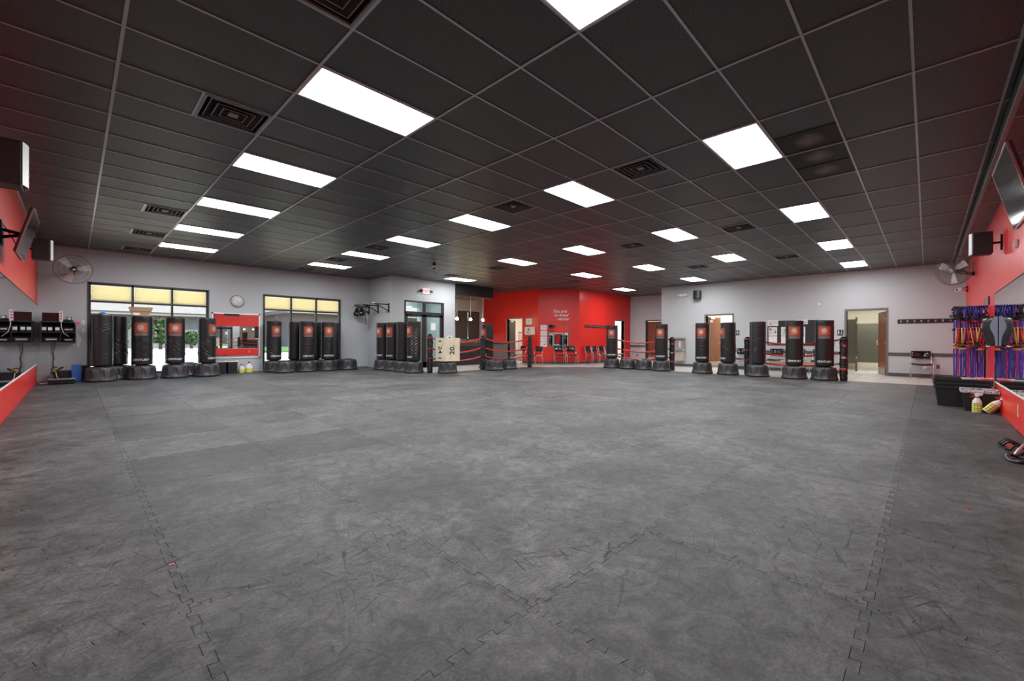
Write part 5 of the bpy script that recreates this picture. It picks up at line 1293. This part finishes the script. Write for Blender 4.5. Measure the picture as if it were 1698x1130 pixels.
# ---- fans
def fan(lab, c, normal, mount, R_=.36, spin=0):
    t = thing('wall_fan', lab, 'fan'); z = Vector(normal).normalized(); T = z.to_track_quat('Z', 'Y').to_matrix().to_4x4(); T.translation = Vector(c)
    cg = MB()
    for (r, zz) in ((R_, 0), (R_*.985, .05), (R_*.99, -.05)): cg.tube([T @ Vector((r*math.cos(a), r*math.sin(a), zz)) for a in [2*pi*k/48 for k in range(48)]], .006, 5, M['guard'], closed=True)
    obj('outer_rim', cg, None, t)
    cg = MB(); n = 56
    for side in (1, -1):
        for k in range(n):
            a = 2*pi*k/n; p = [T @ Vector((r*math.cos(a+tw), r*math.sin(a+tw), side*zz)) for r, zz, tw in ((.06, .095, 0), (R_*.5, .10, .05), (R_*.85, .08, .08), (R_, .0, .1))]
            cg.tube(p, .0022, 3, M['guard'])
        for r, zz in ((.07, .097), (R_*.45, .10), (R_*.75, .088)): cg.tube([T @ Vector((r*math.cos(a), r*math.sin(a), side*zz)) for a in [2*pi*q/36 for q in range(36)]], .003, 3, M['guard'], closed=True)
    obj('wire_guard', cg, None, t)
    for k in range(3):
        a = 2*pi*k/3+spin; vs = []; 
        for i in range(6):
            r = .06+(R_*.9-.06)*i/5; hw = .045+.045*i/5
            for s in (-1, 1): ang = a+s*hw/max(r, .12)*.9; vs.append((r*math.cos(ang), r*math.sin(ang), s*.025*(1-.3*i/5)))
        fs = [(2*i, 2*i+1, 2*i+3, 2*i+2) for i in range(5)]; n_ = len(vs); vs2 = vs+[(x, y, z_-.003) for x, y, z_ in vs]; fs += [(n_+2*i, n_+2*i+2, n_+2*i+3, n_+2*i+1) for i in range(5)]
        obj('blade', MB().add(vs2, fs, M['blade'], True, T), None, t)
    obj('hub', MB().lathe([(.04, -.02), (.045, .03), (.02, .05), (.001, .052)], 16, M['chrome'], T=T), None, t)
    obj('motor', MB().lathe([(.05, -.24), (.075, -.22), (.08, -.12), (.05, -.10)], 18, M['black'], T=T), None, t)
    mp = Vector(mount[0]); mn = Vector(mount[1]); a = T @ Vector((0, 0, -.17))
    obj('wall_bracket', MB().cyl(mp, mp+mn*.08, .05, 12, M['dark_metal']).cyl(mp+mn*.06, a, .022, 8, M['dark_metal']).cyl(mp+mn*.04-Vector((0, 0, .03)), a-Vector((0, 0, .08)), .012, 6, M['dark_metal']), None, t)
fan('large round wire-guard fan on the left grey wall near corner', (-.03, 15.32, 2.83), (0.0, -1, -.10), ((-.05, YW, 2.80), (0, -1, 0)), .355, .2)
fan('large round wire-guard fan on the right red wall near corner', (14.9, -.45, 2.84), (-.80, .60, -.12), ((15.35, YR, 2.78), (0, 1, 0)), .355, .5)
for z in (3.04, ): tag(obj('fan_cord', MB().tube([(15.35, YR+.012, 2.83), (15.5, YR+.012, 2.95), (15.2, YR+.012, 3.02), (15.45, YR+.012, 3.1)], .006, 6, M['black'])), 'thin power cord curling above the right fan bracket', 'cord')
outlet('white outlet high on the right red wall beside fan', SM(15.3, 3.02), 'white')
t = thing('wall_sensor', 'small white-edged plate on right red wall between speaker and mirror', 'sensor'); T = SM(8.35, 2.36); obj('housing', flat(.10, .10, .035, T, M['white'], .004), None, t); obj('faceplate', flat(.08, .08, .004, T, M['red_pad'], 0, 0, 0, .035), None, t)
t = thing('notch_plate', 'small white lettered tag on the lower right red panel', 'tag'); T = SM(8.25, .25); obj('plate', flat(.03, .15, .004, T, M['white'], .001), None, t); obj('tab', flat(.055, .02, .004, T, M['white'], .001, .02, -.06), None, t)
# ---- resistance band rack
t = thing('band_rack', 'dark wall rack with arms holding resistance bands', 'rack')
for x in (12.43,):
    obj('upright', MB().box((x-.015, YR, .28), (x+.015, YR+.02, 1.95), M['dark_metal']), None, t)
for x, z in ((11.75, 1.76), (12.08, 1.76), (11.75, 1.345), (12.08, 1.345), (12.43, 1.76)):
    obj('arm', MB().cyl((x, YR+.02, z), (x, YR+.44, z), .018, 10, M['dark_metal']).sphere((x, YR+.45, z), .026, 8, M['black']), None, t)
obj('header_panel', MB().box((11.7, YR, 1.80), (12.5, YR+.02, 1.95), M['black_gloss']), None, t)
rb = random.Random(12); ORD = {}
ONAME = ['first', 'second', 'third', 'fourth', 'fifth', 'sixth', 'seventh', 'eighth', 'ninth', 'tenth', 'eleventh']
def loop_band(name, x, y, z0, z1, w, mt, lab, group, spread=.03):
    mb = MB()
    a = y; k = 8; L = []; 
    j = [rb.uniform(-.006, .006) for _ in range(k+1)]
    for s in (-1, 1):
        vs = []; fs = []
        for i in range(k+1):
            z = z1+(z0-z1)*i/k; e = 1-.6*(2*i/k-1)**4; dx = s*spread*e*.5+.012*s; yy = a+j[i]*(i/k)
            vs += [(x+dx, yy-w/2, z), (x+dx, yy+w/2, z), (x+dx+.003, yy+w/2, z), (x+dx+.003, yy-w/2, z)]
        for i in range(k):
            for q in range(4): b_ = 4*i; fs.append((b_+q, b_+(q+1) % 4, b_+4+(q+1) % 4, b_+4+q))
        mb.add(vs, fs, mt)
    mb.box((x-.02-spread*.2, a-w/2, z1), (x+.02+spread*.2, a+w/2, z1+.006), mt).box((x-.012-spread*.2, a-w/2, z0-.003), (x+.012+spread*.2, a+w/2, z0+.002), mt)
    ORD.setdefault(lab, 0); ORD[lab] += 1
    tag(obj(name, mb), lab % ONAME[ORD[lab]-1], 'resistance band', group)
gb = 'long flat resistance bands on the wall rack'
for k in range(13):
    c = ['purple_band', 'blue_band', 'magenta_band', 'purple_band', 'blue_band', 'purple_band', 'magenta_band', 'blue_band', 'purple_band', 'blue_band', 'blue_band', 'blue_band', 'blue_band'][12-k]
    y = YR+.06+.378*k/12
    nm = {'purple_band': '%s long purple flat band from the red wall, reaching near floor', 'blue_band': '%s long blue flat band from the red wall, reaching near floor', 'magenta_band': '%s long magenta flat band from the red wall, reaching near floor'}[c]
    loop_band('resistance_band', 12.08+rb.uniform(-.012, .012), y, 0.41+rb.uniform(0, .05), 1.352 if k < 9 else 1.766, .024, M[c], nm, gb+' '+c.split('_')[0], .05)
for k in range(9):
    c = ['purple_band', 'purple_band', 'blue_band'][k % 3]
    loop_band('resistance_band', 12.43+rb.uniform(-.01, .01), YR+.08+.35*k/9, .95+rb.uniform(-.1, .1), 1.766, .03, M[c], '%s short ' + c.split('_')[0] + ' flat band from the wall, rear upper rack arm', 'short flat bands behind '+c.split('_')[0], .04)
def tube_band(x, y, z0, z1, mt, lab, group, hmat='black'):
    ORD.setdefault(lab, 0); ORD[lab] += 1; lab = lab % ONAME[ORD[lab]-1]
    t = thing('tube_band', lab, 'resistance band', (0, 0, 0), 0, group); s1, s2 = rb.uniform(-.04, .04), rb.uniform(-.05, .05); mz = (z0+z1)/2
    obj('tube', MB().tube([(x-.03, y+s1, z0), (x-.035, y+s1*.4, mz), (x-.025, y, z1-.03), (x, y, z1+.006), (x+.025, y, z1-.03), (x+.03, y+s2*.5, mz), (x+.02, y+s2, z0+.06)], .0095, 6, mt), None, t)
    for (hx, hy, hz) in ((x-.03, y+s1, z0), (x+.02, y+s2, z0+.06)):
        obj('handle', MB().tube([(hx, hy, hz), (hx, hy-.05, hz-.07), (hx, hy+.05, hz-.07), (hx, hy, hz)], .008, 5, M['black_rubber']).cyl((hx, hy-.05, hz-.07), (hx, hy+.05, hz-.07), .015, 8, M[hmat]), None, t)
for k in range(11):
    y = YR+.05+.37*k/10; red = k in (0, 1, 4, 6, 9)
    tube_band(11.75+rb.uniform(-.01, .01), y, 1.06+rb.uniform(-.05, .07), 1.363, M['red_band' if red else 'yellow_band'], '%s ' + ('red' if red else 'yellow') + ' tube band from the wall on lower rack arm', '%s tube bands on lower rack arm' % ('red' if red else 'yellow'), 'red_band' if k % 3 == 0 else 'yellow_band' if k % 3 == 1 else 'black')
for k in range(14):
    y = YR+.05+.39*k/13; bl = k < 10
    tube_band(11.75+rb.uniform(-.01, .01), y, 1.58+rb.uniform(-.05, .06), 1.778, M['blue_band' if bl else 'black_rubber'], '%s ' + ('blue' if bl else 'black') + ' tube band from the wall on upper rack arm', '%s tube bands on upper rack arm' % ('blue' if bl else 'black'), 'red_band' if k in (5, 8) else 'black')
# kick shield against the mirror end
t = thing('kick_shield', 'black kick shield with grey centre patch against the mirror edge', 'kick shield', (10.45, YR+.006, 1.28))
def half_pad(r, zt, zb, x0, x1, mt, bulge):
    n = 12; m_ = 14; vs = []; fs = []
    for j in range(m_+1):
        z = zb+(zt-zb)*j/m_; u = j/m_; e = bulge(u)
        for i in range(n+1): a = pi*i/n; y = r*e*math.sin(a); xx = (x0+x1)/2-(x1-x0)/2*math.cos(a); vs.append((xx, y, z))
    for j in range(m_):
        for i in range(n): a = j*(n+1)+i; fs.append((a, a+1, a+n+2, a+n+1))
    fs.append(tuple(reversed(range(n+1)))); fs.append(tuple(range(m_*(n+1), (m_+1)*(n+1))))
    return MB().add(vs, fs, mt, True)
obj('shield_body', half_pad(.165, .24, -.235, -.14, .16, M['vinyl'], lambda u: (.70+.30*math.sin(min(1, u*1.35)*pi/2))*(1 if u < .88 else math.sqrt(max(.02, 1-((u-.88)/.13)**2)))), None, t)
vs = []; n = 16; z_ = [(-.235+.475*i/n) for i in range(n+1)]
wv = [.030+.058*math.exp(-((z-.08)/.13)**2) for z in z_]
mb = MB(); vs = [(-.150, .006, z) for z in z_]+[(-.146+.02*w/.1, w, z) for z, w in zip(z_, wv)]
mb.add([(x-.012, y, z) for x, y, z in vs]+vs, [(i, i+1, n+2+i, n+1+i) for i in range(n)]+[(n+1+i, n+2+i, 3*(n+1)+i+1, 3*(n+1)+i) for i in range(n)], M['shield_grey'], False)
obj('centre_patch', mb, None, t); obj('strap', MB().tube([(0, .13, -.05), (.03, .17, .02), (0, .14, .1)], .012, 6, M['black']), None, t)
obj('white_piping', MB().tube([(-.13, .10+.0*k, -.236) if k == 0 else (-.10, .07+.02*k, -.238-.002*k) for k in range(4)], .008, 6, M['white']), None, t)
# ---- totes and bottles on the right
gt_ = 'nested black storage totes by the right wall'
for k, (z, lab) in enumerate(((0, 'bottom black storage tote in the nested stack by right wall'), (.065, 'middle black storage tote in the nested stack by right wall'), (.13, 'top black storage tote in the nested stack by right wall'))):
    tote(lab, (10.72+.012*k, -.435+.01*k, z), -pi/2+math.radians(1.5*k), .66, .44, .34, top=1.10, group=gt_)
for k, (x, y, mt, lab) in enumerate(((10.72, -.52, 'green', 'green round training pad in the top black tote'), (10.72, -.70, 'red_pad', 'red round training pad in the top black tote'))):
    if mt == 'green': M['green'] = mat('green_pad', (.12, .3, .2), .5)
    t = thing('focus_pad', lab, 'pad', (x, y, .385+.012*k)); obj('cushion', MB().lathe([(.09, 0), (.10, .02), (.10, .07), (.08, .095), (.001, .10)], 20, M[mt]), None, t); obj('strap', B((-.02, -.10, .095), (.02, .10, .104), M['white']), None, t)
t = tote('black crate with zebra-striped liner rim behind the spray bottles', (10.18, -.60, 0), -pi/2, .38, .36, .33, top=1.2, rim='zebra')
obj('liner', MB().box((-.21, -.19, .29), (.21, -.183, .35), M['zebra']).box((-.21, .183, .29), (.21, .19, .35), M['zebra']).box((-.208, -.19, .29), (-.20, .19, .35), M['zebra']).box((.20, -.19, .29), (.208, .19, .35), M['zebra']), None, t)
obj('contents', MB().box((-.18, -.17, .28), (.18, .17, .30), M['zebra']), None, t)
def plaid():
    mt, nt, b = new_mat('yellow_grid_label'); tc = nt.nodes.new('ShaderNodeTexCoord'); bk = nt.nodes.new('ShaderNodeTexBrick'); bk.offset = 0; bk.inputs['Scale'].default_value = 1
    bk.inputs['Color1'].default_value = (.75, .74, .08, 1); bk.inputs['Color2'].default_value = (.85, .85, .4, 1); bk.inputs['Mortar'].default_value = (.12, .12, .05, 1); bk.inputs['Mortar Size'].default_value = .003; bk.inputs['Brick Width'].default_value = .035; bk.inputs['Row Height'].default_value = .035
    mp = nt.nodes.new('ShaderNodeMapping'); mp.inputs['Rotation'].default_value = (pi/2, 0, pi/2); nt.links.new(tc.outputs['Object'], mp.inputs[0]); mp.vector_type = 'TEXTURE'; nt.links.new(mp.outputs[0], bk.inputs['Vector']); nt.links.new(bk.outputs['Color'], b.inputs['Base Color']); return mt
M['plaid'] = plaid()
def spray(lab, loc, rot):
    t = thing('spray_bottle', lab, 'spray bottle', loc, 0, 'spray bottles in front of the crate'); t.rotation_euler = rot
    b = MB(); prof = [(.052, 0), (.056, .01), (.056, .15), (.050, .18), (.030, .22), (.020, .235), (.020, .25)]
    b.lathe(prof, 20, M['white'], T=Matrix.Diagonal((.75, 1, 1, 1))); obj('bottle', b, None, t)
    obj('label', MB().lathe([(.0575, .012), (.0575, .150)], 20, M['plaid'], T=Matrix.Diagonal((.75, 1, 1, 1)), cap=False), None, t)
    obj('spray_head', MB().box((-.014, -.05, .262), (.014, .028, .30), M['white'], None, .006).cyl((0, 0, .245), (0, 0, .265), .024, 12, M['white']).box((-.01, -.062, .275), (.01, -.048, .295), M['white'], None, .003), None, t)
    obj('trigger', MB().box((-.008, .028, .235), (.008, .075, .25), M['red_pad'], Matrix.Translation((0, .0, 0)), .003).box((-.008, .024, .245), (.008, .04, .285), M['red_pad'], None, .003).box((-.009, .03, .283), (.009, .065, .296), M['red_pad'], None, .003), None, t)
    obj('neck_ring', MB().lathe([(.022, .233), (.024, .24), (.022, .247)], 14, M['black']), None, t)
spray('upright spray bottle with yellow grid label in front of crate', (9.90, -.565, 0), (0, 0, .15))
spray('tilted spray bottle with yellow grid label leaning toward the red wall', (9.84, -.655, .03), (math.radians(40), 0, .1))
# ---- foot gear on the mats at the right edge
def footpad(lab, loc, rz):
    t = thing('sparring_shoe', lab, 'footwear', loc, rz, 'black sparring shoes on the right mats')
    n = 20; vs = []; fs = []
    out = [(.15*math.cos(a)*1.0, (.055+.012*math.cos(a))*math.sin(a)) for a in [2*pi*k/n for k in range(n)]]
    for z, s in ((0, .95), (.008, 1), (.028, 1.02), (.034, .96)): vs += [(x*s, y*s, z) for x, y in out]
    for j in range(3):
        for i in range(n): k = (i+1) % n; fs.append((j*n+i, j*n+k, (j+1)*n+k, (j+1)*n+i))
    fs += [tuple(reversed(range(n))), tuple(range(3*n, 4*n))]
    obj('sole', MB().add(vs, fs, M['black_rubber'], True), None, t); obj('insole', MB().prism([(x*.85, y*.8) for x, y in out], .034, .037, M['red_pad']), None, t)
    for x, r in ((.06, .062), (-.02, .058), (-.10, .05)): obj('strap', MB().tube([(x, r*math.cos(a), .03+.055*math.sin(a)) for a in [pi*k/10 for k in range(11)]], .012, 6, M['pad']), None, t)
    rg = MB()
    for k in range(9): rg.box((-.11+.027*k, -.066, .004), (-.10+.027*k, -.058, .028), M['dark_trim']).box((-.11+.027*k, .058, .004), (-.10+.027*k, .066, .028), M['dark_trim'])
    tag(obj('sole_ribs', rg, None, t), kind='stuff')
footpad('left black strapped shoe with red insole beside the red wall', (6.78, -.62, 0), math.radians(188)); footpad('right black strapped shoe near the picture edge', (6.40, -.68, 0), math.radians(205))
t = thing('ankle_strap', 'black loop ankle strap with pale handle beside the shoes', 'strap', (6.15, -.62, 0)); obj('loop', MB().tube([(.14*math.cos(a), .075*math.sin(a), .02+.012*math.sin(2*a)) for a in [2*pi*k/24 for k in range(24)]], .018, 8, M['pad'], closed=True), None, t); obj('handle', MB().cyl((.12, .02, .03), (.30, -.06, .11), .014, 8, M['steel']), None, t)
for (x, y, r, lab) in ((4.18, -.20, .5, 'tiny red scrap on the mats at right'), (.335, 2.66, .2, 'tiny pink scrap in the mat seam at lower left')):
    o = obj('paper_scrap', MB().prism([(-.012, -.006), (.011, -.008), (.013, .006), (-.009, .007)], 0, .002, M['red_pad'] if x > 1 else M['pink'])); o.location = (x, y, .0008); o.rotation_euler = (0, 0, r); tag(o, lab, 'scrap')
